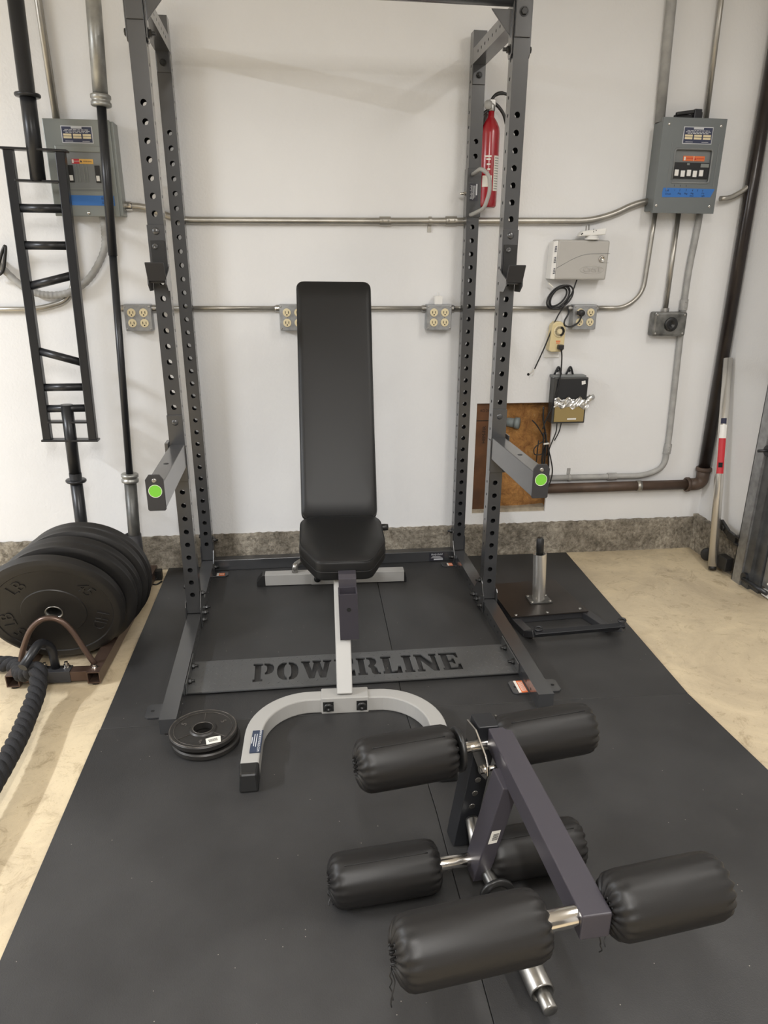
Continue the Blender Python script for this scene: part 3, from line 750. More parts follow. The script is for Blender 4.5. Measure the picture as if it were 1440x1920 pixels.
c0 = [BL(u, v, z) for z in (0.0, 0.0565) for u, v in ((-0.0735, -0.0085), (0.0735, -0.0085), (0.0735, 0.052), (-0.0735, 0.052))]
m.hexa(c0); obj('foot_bracket', m, 'silver', bench, bevel=0.003)
for s in (-1, 1):
    m = MB(); c = BL(s * 0.052, -0.0087, 0.027); n = -bv
    m.prism([(-0.0165, -0.0165), (0.0165, -0.0165), (0.0165, 0.0165), (-0.0165, 0.0165)], c, bu, (0, 0, 1), n, 0.0025)
    m.lathe([(0, 0), (0.0148, 0), (0.0148, 0.005), (0.012, 0.009), (0.006, 0.0095), (0.005, 0.006), (0, 0.006)], c + n * 0.0025, n, 28)
    obj('bolt_cap', m, 'black', bench)
# front post, spine, rear post
post0 = BL(0, 0.022, 0.05); post1 = BL(0.0, 0.245, 0.385)
m = MB(); m.bar(post0, post1, 0.049, 0.049, -bv); obj('front_post', m, 'silver', bench, bevel=0.003)
m = MB(); m.bar(BL(0, 0.20, 0.375), BL(0, 0.60, 0.352), 0.048, 0.048); obj('spine', m, 'silver', bench, bevel=0.003)
m = MB(); m.bar(BL(0, 0.56, 0.355), BL(0, 1.035, 0.045), 0.048, 0.048); obj('rear_post', m, 'silver', bench, bevel=0.003)
# rear foot
rc = V((-0.0165, 0.365, 0)); ru = V((0.9995, -0.032, 0)); rv = V((0.032, 0.9995, 0))
m = MB(); m.hexa([rc + ru * a + rv * b_ + V((0, 0, z)) for z in (0.003, 0.053) for a, b_ in ((-0.304, -0.025), (0.304, -0.025), (0.304, 0.025), (-0.304, 0.025))]); obj('rear_foot', m, 'silver', bench, bevel=0.002)
m = MB(); m.prism([(0, 0), (-0.036, 0), (-0.036, 0.02), (-0.012, 0.052), (0, 0.052)], rc + ru * -0.304 + rv * 0.026, ru, (0, 0, 1), -rv, 0.052); obj('rubber_foot', m, 'black', bench, bevel=0.002)
m = MB(); m.prism([(0, 0), (0.01, 0), (0.01, 0.02), (0.004, 0.05), (0, 0.05)], rc + ru * 0.304 + rv * 0.026, ru, (0, 0, 1), -rv, 0.052); obj('rubber_foot', m, 'black', bench, bevel=0.002)
m = MB(); m.hexa([rc + ru * a + rv * b_ + V((0, 0, z)) for z in (0.002, 0.0555) for a, b_ in ((-0.105, -0.028), (0.06, -0.028), (0.06, 0.028), (-0.105, 0.028))]); obj('rear_bracket', m, 'silver', bench, bevel=0.002)
m = MB(); c = rc + ru * -0.078 + rv * -0.028 + V((0, 0, 0.03)); m.lathe([(0, 0), (0.0148, 0), (0.0148, 0.006), (0.011, 0.010), (0, 0.010)], c, -rv, 28); m.bar(c + ru * 0.004 + V((0, 0, .012)), c + ru * 0.024 + V((0, 0, 0.03)), 0.012, 0.01); obj('bolt_cap', m, 'black', bench)
for a in (-0.175,):
    m = MB(); m.tube(fillet_path([rc + ru * a + V((0, 0, .05)), rc + ru * a + V((0, 0, .085)), rc + ru * (a + .03) + rv * .05 + V((0, 0, .085))], 0.02), 0.013, 18); obj('transport_handle', m, 'steel', bench)
# leg attachment receptacle (open topped tube in front of the seat)
q0 = BL(0.020, 0.106, 0.213); q1 = BL(0.0165, 0.096, 0.372)
m = MB(); m.rtube(q0, q1, 0.058, 0.052, 0.004, -bv); obj('leg_attachment_socket', m, 'arm', bench)
m = MB(); m.lathe([(0, 0), (0.0068, 0), (0.0068, 0.0006), (0, 0.0006)], BL(0.019, 0.0725, 0.318), -bv, 20, False); obj('socket_hole', m, 'hollow', bench)
m = MB(); m.box(0, 0.001, 0, .001, 0, .001) if False else None
m.prism([(0.0, 0.0), (0.0, 0.006), (-0.035, 0.006), (-0.050, -0.004), (-0.054, -0.035), (-0.048, -0.035), (-0.045, -0.008), (-0.034, 0.0)], BL(-0.010, 0.178, 0.402), bv, (0, 0, 1), bu, 0.055)
obj('socket_strap', m, 'arm', bench, bevel=0.001)

# seat pad
def pad(name, outline, frame_o, fu, fv, fn, thick, parent, crown=0.008, edge=0.012, seam=True):
    """cushion: polygon outline in (u,v), soft edges; top surface towards +n"""
    m = MB(); bm = m.bm; o = V(frame_o)
    cx = sum(p[0] for p in outline) / len(outline); cy = sum(p[1] for p in outline) / len(outline)
    # densify & round the outline
    pts = []
    n = len(outline)
    for i in range(n):
        p = V((*outline[i], 0)); a = V((*outline[i - 1], 0)); c = V((*outline[(i + 1) % n], 0))
        rr = 0.028
        p0 = p + (a - p).normalized() * min(rr, (a - p).length * .45); p1 = p + (c - p).normalized() * min(rr, (c - p).length * .45)
        for k in range(6):
            t = k / 5; pts.append((1 - t) ** 2 * p0 + 2 * t * (1 - t) * p + t * t * p1)
    # resample long edges
    dense = []
    for i in range(len(pts)):
        a = pts[i]; c = pts[(i + 1) % len(pts)]; k = max(1, int((c - a).length / 0.03))
        for j in range(k): dense.append(a.lerp(c, j / k))
    lv = [(0.985, 0.0), (1.0, 0.006), (1.0, thick * 0.5), (1.0, thick - edge), (0.985, thick - edge * 0.35), (0.955, thick)]
    lv += [(0.85, thick + crown * 0.5), (0.6, thick + crown * 0.85), (0.3, thick + crown), (0.08, thick + crown)]
    rings = []
    for s, h in lv:
        ring = []
        for p in dense:
            off = 1 - s
            dx, dy = p.x - cx, p.y - cy; L = math.hypot(dx, dy)
            if s > 0.9:
                q = (p.x - dx / L * off * 0.14, p.y - dy / L * off * 0.14)
            else: q = (cx + dx * s, cy + dy * s)
            ring.append(bm.verts.new(o + V(fu) * q[0] + V(fv) * q[1] + V(fn) * h))
        rings.append(ring)
    for a, b_ in zip(rings[:-1], rings[1:]):
        for k in range(len(a)): bm.faces.new((a[k], a[(k + 1) % len(a)], b_[(k + 1) % len(a)], b_[k]))
    bm.faces.new(rings[-1]); bm.faces.new(rings[0][::-1])
    for f in bm.faces: f.smooth = True
    ob = obj(name, m, 'vinyl', parent)
    if seam:
        m = MB(); r = [v for v in []]
        loop = []
        for p in dense:
            dx, dy = p.x - cx, p.y - cy; L = math.hypot(dx, dy); off = 0.004
            loop.append(o + V(fu) * (p.x - dx / L * 0.0035) + V(fv) * (p.y - dy / L * 0.0035) + V(fn) * (thick - edge * 0.25))
        m.tube(loop, 0.0022, 8, closed=True); obj('seam_piping', m, 'vinyl', ob)
        m = MB(); loop = [o + V(fu) * (p.x * 1.0) + V(fv) * p.y + V(fn) * (thick * 0.42) for p in dense]; m.tube(loop, 0.0018, 6, closed=True); obj('side_seam', m, 'vinyl', ob)
    return ob
sn = V((0, -0.06, 1)).normalized()
sx_ = V((1, -0.03, 0)).normalized(); sy_ = sn.cross(sx_).normalized()
seat_o = V((-0.020, -0.300, 0.386))
pad('seat_pad', [(-0.123, 0.195), (-0.150, 0.145), (-0.150, -0.055), (-0.092, -0.198), (0.078, -0.198), (0.138, -0.045), (0.138, 0.145), (0.112, 0.195)], seat_o, sx_, sy_, sn, 0.066, bench)
m = MB(); m.box(-0.075, 0.045, -0.45, -0.12, 0.372, 0.386); obj('seat_board', m, 'black', bench, bevel=0.002)
# back pad
pb = V((-0.0215, -0.112, 0.452)); pt = V((-0.0035, 0.262, 1.250)); fvb = (pt - pb).normalized(); fub = V((1, -0.035, 0)); fub = (fub - fvb * fub.dot(fvb)).normalized(); fnb = fub.cross(fvb)
Lb = (pt - pb).length; hw = 0.136
pad('back_pad', [(-hw, 0.0), (hw, 0.0), (hw, Lb), (-hw, Lb)], pb - fnb * 0.055, fub, fvb, fnb, 0.052, bench, crown=0.004, edge=0.010)
m = MB(); m.bar(pb + fvb * 0.03 - fnb * 0.085, pb + fvb * 0.62 - fnb * 0.085, 0.05, 0.05, fnb); obj('back_frame', m, 'silver', bench)
m = MB(); m.bar(BL(0, 0.80, 0.20), pb + fvb * 0.40 - fnb * 0.10, 0.04, 0.03, fnb); obj('back_strut', m, 'silver', bench)
m = MB(); m.lathe([(0.006, -0.09), (0.006, 0.0), (0.0115, 0.002), (0.0125, 0.02), (0.0115, 0.034), (0, 0.036)], (0.113, -0.17, 0.4335), (1, -0.03, 0), 22); obj('adjustment_knob', m, 'black', bench)
m = MB(); m.hexa([V((x, y, z)) for z in (0.0512, 0.0565) for x, y in ((-0.3335, -0.926), (-0.3035, -0.926), (-0.2975, -0.824), (-0.3275, -0.824))]); lb = obj('maker_nameplate', m, 'navy2', bench, bevel=0.0006); lb['label'] = 'dark blue nameplate with white print on the curved foot'
ld = V((-0.006, -0.102, 0)).normalized(); lu = V((-ld.y, ld.x, 0))
m = MB(); add_text(m, 'WWW.BODYSOLID.COM', (-0.3075, -0.875, 0.0568), ld, lu, 0.0095, 0.0002, stretch=0.95)
for k, (dx, ln) in enumerate(((-0.0145 + .006, .032), (-0.0145, .032), (-0.0205, .018))):
    c = V((-0.3075 + dx - 0.0, -0.875, 0.0568)); m.bar(c - ld * ln, c + ld * ln * (0.9 - .1 * k), 0.0022, 0.0004)
obj('nameplate_print', m, 'lightink', lb)

# ------------------------------------------------------------------ leg curl attachment in the foreground
leg = thing('leg_curl_attachment', 'detached leg curl attachment with six black foam rollers lying on the mat', 'bench attachment', (0.2, -1.45, 0))
def roller(a, b_, label, r=0.060, strings=False, squish=1.0, rot=0.0, open_end=False, s_len=0.12):
    a = V(a); b_ = V(b_); d = (b_ - a); L = d.length; d, s, u = frame_from(d)
    m = MB(); bm = m.bm; seg = 96; npl = 17
    prof = [(-0.002, 0.34), (0.000, 0.48), (0.002, 0.64), (0.006, 0.80), (0.012, 0.905), (0.021, 0.97), (0.034, 1.0), (L * 0.5, 1.005), (L - 0.034, 1.0), (L - 0.021, 0.97), (L - 0.012, 0.905), (L - 0.006, 0.80), (L - 0.002, 0.64), (L, 0.48), (L + 0.002, 0.34)]
    rings = []
    ph = random.random() * 6
    for h, q in prof:
        ring = []
        e = min(h, L - h); pl = max(0.0, min(1.0, 1 - e / 0.033)); cen = 0.55 if e < 0.002 else 1.0
        for k in range(seg):
            t = 2 * PI * k / seg
            w = math.sin(t * npl + ph + 0.8 * math.sin(t * 3)) * 0.045 * (pl ** 0.8) * cen
            rr = r * (q + w); zz = h + math.sin(t * npl + ph) * 0.0022 * pl
            ring.append(bm.verts.new(a + d * zz + (s * math.cos(t) + u * math.sin(t) * squish) * rr))
        rings.append(ring)
    for p, q in zip(rings[:-1], rings[1:]):
        for k in range(seg):
            f = bm.faces.new((p[k], p[(k + 1) % seg], q[(k + 1) % seg], q[k])); f.smooth = True
    # pleat mouth closes inward
    for ring, sg in ((rings[0], 1), (rings[-1], -1)):
        inner = [bm.verts.new(v_.co + d * 0.014 * sg) for v_ in ring]
        for k in range(seg): bm.faces.new((ring[k], ring[(k + 1) % seg], inner[(k + 1) % seg], inner[k]))
        bm.faces.new(inner)
    o = obj('foam_roller', m, 'vinyl2', leg)
    m = MB(); t0 = rot; pts = []
    for k in range(12): pts.append(a + d * (0.03 + (L - 0.06) * k / 11) + (s * math.cos(t0) + u * math.sin(t0)) * r * 1.008)
    m.tube(pts, 0.0012, 6); obj('cover_seam', m, 'vinyl', o)
    m = MB()
    for q, sg in ((a, 1), (b_, -1)):
        loop = [q + d * sg * (0.001) + (s * math.cos(t) + u * math.sin(t)) * r * (0.40 + 0.02 * math.sin(9 * t)) for t in [2 * PI * k / 40 for k in range(40)]]
        m.tube(loop, 0.0014, 6, closed=True)
    if strings:
        q = a if strings == 1 else b_; sg = 1 if strings == 1 else -1
        p = q - d * sg * 0.004 - u * r * 0.35
        out = [p]; x = p.copy()
        for k in range(9):
            x = x + V((random.uniform(-.004, .004), random.uniform(-.004, .004), -s_len / 9)); out.append(x.copy())
        m.tube(smooth_path(out, 3), 0.0011, 6)
        x = p.copy(); out = [p]
        for k in range(6):
            x = x + V((0.003 * math.sin(k * 1.3) , -0.004, -s_len * 0.5 / 6)); out.append(x.copy())
        m.tube(smooth_path(out, 3), 0.0011, 6)
    obj('drawstring', m, 'cable', o)
    return o
T0, T1 = V((-0.075, -1.363, 0.310)), V((0.478, -1.280, 0.310))
M0, M1 = V((-0.141, -1.4255, 0.061)), V((0.444, -1.374, 0.061))
F0, F1 = V((-0.063, -1.862, 0.340)), V((0.522, -1.789, 0.340))
def lr(a, b_, t): return a.lerp(b_, t)
m = MB(); m.cyl(lr(T0, T1, .03), lr(T0, T1, .97), 0.0125); m.lathe([(0.0125, 0), (0.024, 0), (0.024, .004), (0.0125, .004)], lr(T0, T1, .425), T1 - T0, 24, False); obj('top_axle', m, 'chrome', leg)
m = MB(); m.cyl(lr(M0, M1, .03), lr(M0, M1, .97), 0.0150); obj('lower_axle', m, 'chrome', leg)
m = MB(); m.cyl(lr(F0, F1, .03), lr(F0, F1, .93), 0.0170); obj('front_axle', m, 'chrome', leg)
roller(T0, lr(T0, T1, .395), '', rot=1.2, strings=0); roller(lr(T0, T1, .57), T1, '', rot=1.3)
roller(M0, lr(M0, M1, .415), '', r=0.0595, rot=1.25, strings=1, s_len=0.04); roller(lr(M0, M1, .60), M1, '', r=0.0595, rot=1.3)
roller(F0, lr(F0, F1, .415), '', r=0.0565, rot=2.9, strings=1, s_len=0.085); ro = roller(lr(F0, F1, .60), lr(F0, F1, .965), '', r=0.0565, rot=3.0, strings=1, s_len=0.07)
m = MB(); m.lathe([(0.030, 0), (0.046, 0), (0.050, .003), (0.050, .009), (0.046, .012), (0.013, .012)], lr(T0, T1, .402), T1 - T0, 36); obj('end_washer', m, 'black', leg)
# upright with holes and clevis lugs
ax = (T1 - T0).normalized(); fw = V((ax.y, -ax.x, 0))      # towards the viewer
uc0 = V((0.1830, -1.268, 0.006)); uc1 = V((0.2215, -1.297, 0.360))
m = MB(); m.bar(uc0, uc1, 0.050, 0.050, fw); obj('support_post', m, 'blackmetal', leg, bevel=0.002)
m = MB()
for z in (0.125, 0.165, 0.205): 
    c = uc0.lerp(uc1, z / .36) + fw * 0.0255; m.lathe([(0.0055, 0), (0.0075, .0008), (0.0055, .0012), (0, .0003)], c, fw, 16)
objs('pin_hole', m, 'steel', leg)
m = MB()
for off in (-0.034, 0.034):
    c = V((0.2205, -1.297, 0.010)) + ax * off
    poly = [(-0.02, 0.345), (-0.02, 0.300), (0.02, 0.285), (0.075, 0.262), (0.098, 0.268), (0.108, 0.285), (0.104, 0.305), (0.090, 0.322), (0.03, 0.350)]
    m.prism(poly, c - ax * 0.002, fw, (0, 0, 1), ax, 0.004)
objs('clevis_plate', m, 'chrome', leg, bevel=0.0008)
m = MB(); c = V((0.2205, -1.297, 0.295)) + fw * 0.085; m.cyl(c - ax * 0.045, c + ax * 0.042, 0.006); m.hexbolt(c - ax * 0.036, -ax, 0.009, 0.008); m.hexbolt(c + ax * 0.036, ax, 0.009, 0.006)
c2 = lr(T0, T1, .44); m.lathe([(0, 0), (0.013, 0), (0.013, .012), (0.010, .014), (0.010, .03), (0, .032)], c2, ax, 6, False); obj('pivot_bolt', m, 'chrome', leg)
# long arm and short arm
A0 = V((0.2445, -1.328, 0.335)); A1 = V((0.2620, -1.846, 0.335))
m = MB(); m.bar(A0, A1, 0.050, 0.050); la = obj('long_arm', m, 'arm', leg, bevel=0.0025)
S1 = V((0.1900, -1.4035, 0.034)); S0 = V((0.2290, -1.448, 0.318))
m = MB(); m.bar(S0, S1, 0.037, 0.058, fw); sa = obj('short_arm', m, 'arm', leg, bevel=0.0025)
m = MB(); sd_ = (S1 - S0).normalized(); c = S0.lerp(S1, 0.52) + fw * 0.0292
d, s, u = frame_from(S1 - S0, fw)
m.prism([(-0.012, -0.02), (0.012, -0.02), (0.012, 0.02), (-0.012, 0.02)], c, ax, sd_, fw, 0.0004); bl = obj('barcode_sticker', m, 'label', sa)
m = MB()
for k in range(6): m.prism([(-0.006, -0.010 + k * .0036), (0.007, -0.010 + k * .0036), (0.007, -0.008 + k * .0036), (-0.006, -0.008 + k * .0036)], c + fw * .0004, ax, sd_, fw, 0.0002)
obj('barcode', m, 'hollow', bl)
m = MB(); m.tube([A0.lerp(A1, .12) + V((0, 0, -.026)) - ax * .026, A0.lerp(A1, .27) + V((0, 0, -.026)) - ax * .026], 0.0016, 6); obj('weld_bead', m, 'steel', leg)
# weight horn
h = [V((0.200, -1.310, 0.095)), V((0.198, -1.345, 0.088)), V((0.200, -1.378, 0.060)), V((0.212, -1.45, 0.046)), V((0.220, -1.49, 0.043))]
m = MB(); m.tube(smooth_path(h, 5), 0.0155, 18); obj('horn_neck', m, 'steel', leg)
m = MB(); hd_ = (V((0.2445, -1.735, 0.030)) - V((0.216, -1.478, 0.042))).normalized(); hs = V((0.216, -1.478, 0.042))
m.lathe([(0.016, 0), (0.038, 0), (0.040, .003), (0.040, .008), (0.038, .010), (0.025, .010)], hs, hd_, 40); obj('horn_collar', m, 'black', leg)
m = MB(); m.lathe([(0, .01), (0.0245, .010), (0.0245, .240), (0.0235, .242), (0.021, .242), (0.020, .236), (0.0, .236)], hs, hd_, 40); obj('weight_horn', m, 'steel', leg)
m = MB(); m.lathe([(0, .21), (0.0145, .21), (0.0145, .276), (0.013, .278), (0, .278)], hs, hd_, 28); obj('horn_tip', m, 'steel', leg)

# ------------------------------------------------------------------ small plate lying on the mat
sp = thing('weight_plate', 'small round black iron 5 pound plate stack lying beside the left rack foot', 'weight plate', (-0.473, -0.778, 0))
def iron_plate(z, tilt):
    m = MB(); prof = [(0.0275, 0), (0.092, 0), (0.098, 0.004), (0.0985, 0.016), (0.095, 0.0205), (0.090, 0.0205), (0.084, 0.0165), (0.040, 0.0165), (0.036, 0.0205), (0.0275, 0.0205)]
    m.lathe(prof, (-0.473, -0.778, z), (0, 0, 1), 72, True, closed=True)
    return m
m = iron_plate(0.0020, 0); o = obj('lower_disc', m, 'iron', sp)
m = iron_plate(0.0270, 0); up_ = obj('upper_disc', m, 'iron', sp)
bpy.data.objects[o.name].location += V((0.006, -0.003, 0))
for ob in (o, up_):
    e = ob.modifiers.new('edge', 'EDGE_SPLIT'); e.split_angle = math.radians(35)
m = MB(); m.lathe([(0.0930, .0), (0.0965, .0), (0.0965, .0027), (0.0930, .0027)], (-0.473, -0.778, 0.0450), (0, 0, 1), 72, True, closed=True)
m.lathe([(0.0275, .0), (0.030, .0), (0.030, .002), (0.0275, .002)], (-0.473, -0.778, 0.0463), (0, 0, 1), 48, True, closed=True)
m.lathe([(0.083, .0), (0.0845, .0), (0.0845, .001), (0.083, .001)], (-0.473, -0.778, 0.0450), (0, 0, 1), 72, True, closed=True)
objs('worn_rim', m, 'ironedge', up_)
m = MB()
for a in (90, 215, 325):
    r = math.radians(a); d = V((math.cos(r), math.sin(r), 0)); m.bar(V((-0.473, -0.778, 0.0437)) + d * 0.042, V((-0.473, -0.778, 0.0437)) + d * 0.083, 0.0022, 0.0022)
for a in (152, 30, 268):
    r = math.radians(a); d = V((math.cos(r), math.sin(r), 0)); c = V((-0.473, -0.778, 0.0439)) + d * 0.064; t_ = V((-d.y, d.x, 0)) * -1
    add_text(m, '5', c, t_, d, 0.024, 0.0012)
objs('raised_numeral', m, 'ironedge', up_)
m = MB(); c = V((-0.4385, -0.845, 0.0477)); a = math.radians(18); d = V((math.cos(a), math.sin(a), 0)); n_ = V((-math.sin(a), math.cos(a), 0))
m.prism([(-0.022, -0.014), (0.018, -0.016), (0.024, 0.012), (0.006, 0.016), (-0.018, 0.015)], c, d, n_, (0, 0, 1), 0.0006); st = obj('price_sticker', m, 'label', up_)
m = MB()
for k in range(9): m.prism([(-0.012 + k * .0028, -0.006), (-0.0105 + k * .0028, -0.006), (-0.0105 + k * .0028, 0.007), (-0.012 + k * .0028, 0.007)], c + V((0, 0, .0006)), d, n_, (0, 0, 1), 0.0002)
obj('barcode', m, 'hollow', st)

# ------------------------------------------------------------------ bumper plates
def bumper(yf, th, xc, zc, tilt, r=0.225, label='', detail=False):
    """front face centre at (xc, yf, zc); tilt: degrees the top leans towards the viewer"""
    a_ = math.radians(tilt); n = V((0.05, -math.cos(a_), -math.sin(a_))).normalized(); c = V((xc, yf, zc))
    t = thing('bumper_plate', label, 'weight plate', (xc, yf + th / 2, zc - r), 'bumper plates in the floor rack')
    m = MB()
    prof = [(0.0255, -0.002), (0.034, 0.000), (0.060, 0.000), (0.102, 0.000), (0.1045, -0.003), (0.186, -0.003), (0.189, 0.0), (0.207, 0.0), (0.214, -0.002), (0.225, -0.008), (0.225, -0.016), (0.2225, -0.018), (0.2225, -th * .5), (0.225, -th + 0.016), (0.225, -th + 0.008), (0.214, -th + .002), (0.207, -th), (0.198, -th), (0.190, -th + .003), (0.0255, -th)]
    m.lathe(prof, c, n, 96, True, closed=True)
    d = obj('rubber_disc', m, 'rubber', t); e = d.modifiers.new('edge', 'EDGE_SPLIT'); e.split_angle = math.radians(30)
    m = MB(); m.lathe([(0.0250, 0.0000), (0.0275, 0.0012), (0.0290, 0.0000), (0.0290, -th), (0.0250, -th)], c, n, 48, True, closed=True); obj('steel_hub', m, 'steel', t)
    if detail:
        u = V((0, 0, 1)).cross(n).normalized(); u = -u if u.x < 0 else u; v = n.cross(u); v = v if v.z > 0 else -v
        m = MB()
        for s_, a in (('LB', 128), ('45', 38), ('HD', -22), ('45', 218), ('LB', 188)):
            rr = math.radians(a); dr = u * math.cos(rr) + v * math.sin(rr); tn = (u * math.sin(rr) - v * math.cos(rr))
            add_text(m, s_, c + dr * 0.148 - n * 0.003, tn, dr, 0.060, 0.0034)
        objs('raised_lettering', m, 'rubber', t, gap=0.006, bevel=0.0008)
bumper(-0.287, 0.046, -0.995, 0.214, 20, label='black bumper plate at the front of the row, behind the brown arch', detail=True)
bumper(-0.221, 0.049, -0.966, 0.222, 15, label='black bumper plate, second from the front, just behind the first dark gap')
bumper(-0.169, 0.049, -0.960, 0.222, 15, label='black bumper plate third from the front, pressed against the second')
bumper(-0.098, 0.050, -0.951, 0.222, 10, label='black bumper plate fourth from the front, after the second dark gap')
bumper(-0.045, 0.050, -0.945, 0.222, 10, label='rearmost black bumper plate of the row, nearest the bars')

# ------------------------------------------------------------------ floor plate rack (brown)
pr = thing('plate_rack', 'bronze-brown floor rack for bumper plates with an arched front', 'plate rack', (-0.99, 0.0, FZ))
def RP(x, y): return V((x + 0.045 * (y + 0.37), y, 0))
m = MB(); m.rtube(RP(-1.128, -0.388) + V((0, 0, .018)), RP(-1.128, 0.56) + V((0, 0, .018)), 0.042, 0.042, 0.003); obj('side_rail', m, 'brown', pr)
m = MB(); m.rtube(RP(-0.869, -0.395) + V((0, 0, .018)), RP(-0.869, 0.56) + V((0, 0, .018)), 0.042, 0.042, 0.003); obj('side_rail', m, 'brown', pr)
m = MB(); m.bar((-1.105, -0.350, .017), (-0.888, -0.358, .017), 0.040, 0.036); obj('front_crossbar', m, 'brown', pr, bevel=0.002)
m = MB(); m.bar((-1.06, 0.50, .017), (-0.85, 0.50, .017), 0.040, 0.036); obj('rear_crossbar', m, 'brown', pr, bevel=0.002)
m = MB(); m.bar((-1.062, -0.3515, .0175), (-0.948, -0.3555, .0175), 0.045, 0.041); obj('anchor_clamp', m, 'rackb', pr, bevel=0.001)
arch = smooth_path([(-1.118, -0.330, 0.040), (-1.100, -0.332, 0.10), (-1.066, -0.334, 0.172), (-1.030, -0.334, 0.208), (-0.995, -0.334, 0.217), (-0.960, -0.334, 0.203), (-0.932, -0.334, 0.165), (-0.905, -0.334, 0.100), (-0.878, -0.332, 0.036)], 5)
m = MB(); m.tube(arch, 0.0095, 16); obj('front_arch', m, 'brown', pr)
m = MB()
for x, y in ((-1.118, -0.352), (-0.872, -0.360)): m.lathe([(0, 0), (.012, 0), (.012, .002), (.008, .002), (.008, .008), (.005, .010), (0, .010)], (x, y, .039), (0, 0, 1), 16, False)
for x in (-1.035, -0.965): m.lathe([(0, 0), (.013, 0), (.013, .003), (.009, .003), (.009, .011), (.006, .012), (.006, .02), (0, .02)], (x, -0.345, .038), (0, 0, 1), 14, False)
objs('bolt', m, 'chrome', pr)
for x, y in ((-1.128, -0.37), (-0.869, -0.375), (-1.10, .5), (-0.84, .5)):
    m = MB(); m.cyl((x, y, FZ), (x, y, -0.002), 0.014, 18); obj('rubber_foot', m, 'black', pr)
# rear bar holders
for x, y in ((-1.083, 0.470), (-0.876, 0.475)):
    m = MB(); m.lathe([(0.031, 0), (0.034, 0), (0.034, .22), (0.031, .22)], (x, y, 0.0), (0, 0, 1), 36, True, closed=True); obj('bar_holder', m, 'rackb', pr)
m = MB(); m.tube(fillet_path([(-1.000, -0.345, 0.038), (-1.000, -0.350, 0.120), (-1.020, -0.385, 0.160), (-1.052, -0.480, 0.118)], 0.04, 8), 0.0145, 18)
tag(obj('rope_anchor', m, 'blackmetal'), 'black bent steel hook holding the battle rope at the front of the plate rack', 'rope anchor')
m = MB(); m.tube([(-0.835, 0.47, .02), (-0.805, 0.50, .02)], 0.006, 10); m.box(-0.822, -0.782, 0.50, 0.535, -.01, .032); m.tube(smooth_path([(-0.80, .50, 0), (-0.83, .47, -.008), (-0.80, .45, -.01), (-0.78, .48, -.008)], 5), .004, 8)
tag(obj('cable_end', m, 'black'), 'small black plug and cable end on the floor behind the bumper plates', 'cable')

# battle rope
def rope(path, r, label, strands=3, pitch=0.034):
    pts = smooth_path(path, 14); m = MB(); L = [0.0]
    for a, b_ in zip(pts[:-1], pts[1:]): L.append(L[-1] + (b_ - a).length)
    n = int(L[-1] / 0.005); res = []; j = 0
    for i in range(n + 1):
        q = L[-1] * i / n
        while j < len(L) - 2 and L[j + 1] < q: j += 1
        t = (q - L[j]) / max(1e-9, L[j + 1] - L[j]); res.append((q, pts[j].lerp(pts[j + 1], t)))
    for k in range(strands):
        out = []
        for i, (q, p) in enumerate(res):
            a = res[max(0, i - 1)][1]; b_ = res[min(n, i + 1)][1]; d, s, u = frame_from(b_ - a)
            th = 2 * PI * (q / pitch / strands * 1.0 + k / strands)
            out.append(p + (s * math.cos(th) + u * math.sin(th)) * r * 0.50)
        m.tube(out, r * 0.56, 12)
    return tag(obj('battle_rope', m, 'rope', merge=False), label, 'rope')
rope([(-1.34, -0.30, 0.018), (-1.23, -0.262, 0.020), (-1.14, -0.30, 0.030), (-1.09, -0.40, 0.052), (-1.040, -0.445, 0.088), (-1.012, -0.468, 0.094), (-1.003, -0.535, 0.060), (-0.995, -0.65, 0.050), (-0.985, -0.80, 0.050), (-0.985, -1.0, 0.052), (-1.0, -1.25, 0.05), (-1.03, -1.5, 0.05)], 0.0265, 'thick twisted black battle rope looped under the anchor hook and trailing forward')

# ------------------------------------------------------------------ bars standing behind the plates
sw = thing('multi_grip_bar', 'black multi-grip bar with a ladder frame standing upright against the wall', 'barbell', (-1.083, 0.455, 0.05))
sb = V((-1.0835, 0.462, 0.02)); st_ = V((-1.024, 0.452, 2.24))
def SW(z, off=0.0):
    t = (z - sb.z) / (st_.z - sb.z); c = sb.lerp(st_, t); return c + V((off, 0, 0))
sd_ = (st_ - sb).normalized(); sxv = V((0.9995, 0, -0.02)).normalized()
m = MB(); m.tube([SW(0.03), SW(0.50)], 0.0245, 28); m.tube([SW(0.50), SW(0.78)], 0.0235, 28); obj('lower_sleeve', m, 'blackmetal', sw)
m = MB(); m.lathe([(0.0245, 0), (0.038, 0), (0.041, .004), (0.041, .009), (0.038, .012), (0.0245, .012)], SW(0.462), sd_, 36); obj('sleeve_collar', m, 'blackmetal', sw)
m = MB(); m.tube([SW(1.575), SW(1.835)], 0.0265, 28); m.tube([SW(1.835), SW(2.235)], 0.0265, 28); obj('upper_sleeve', m, 'blackmetal', sw)
m = MB(); m.lathe([(0.0265, 0), (0.040, 0), (0.043, .004), (0.043, .009), (0.040, .012), (0.0265, .012)], SW(1.835), sd_, 36); obj('sleeve_collar', m, 'blackmetal', sw)
hwL = 0.0875; 
m = MB()
for s in (-1, 1): m.bar(SW(0.640) + sxv * s * hwL, SW(1.672) + sxv * s * hwL, 0.032, 0.034, V((0, 1, 0)))
objs('side_rail', m, 'blackmetal', sw, bevel=0.003)
for z, w in ((1.675, 0.225), (0.638, 0.218)):
    m = MB(); m.bar(SW(z) - sxv * w / 2, SW(z) + sxv * w / 2, 0.046, 0.008); obj('end_plate', m, 'blackmetal', sw, bevel=0.002)
for z in (1.575, 0.712):
    m = MB(); m.bar(SW(z) - sxv * 0.075, SW(z) + sxv * 0.075, 0.040, 0.008); obj('inner_plate', m, 'blackmetal', sw, bevel=0.002)
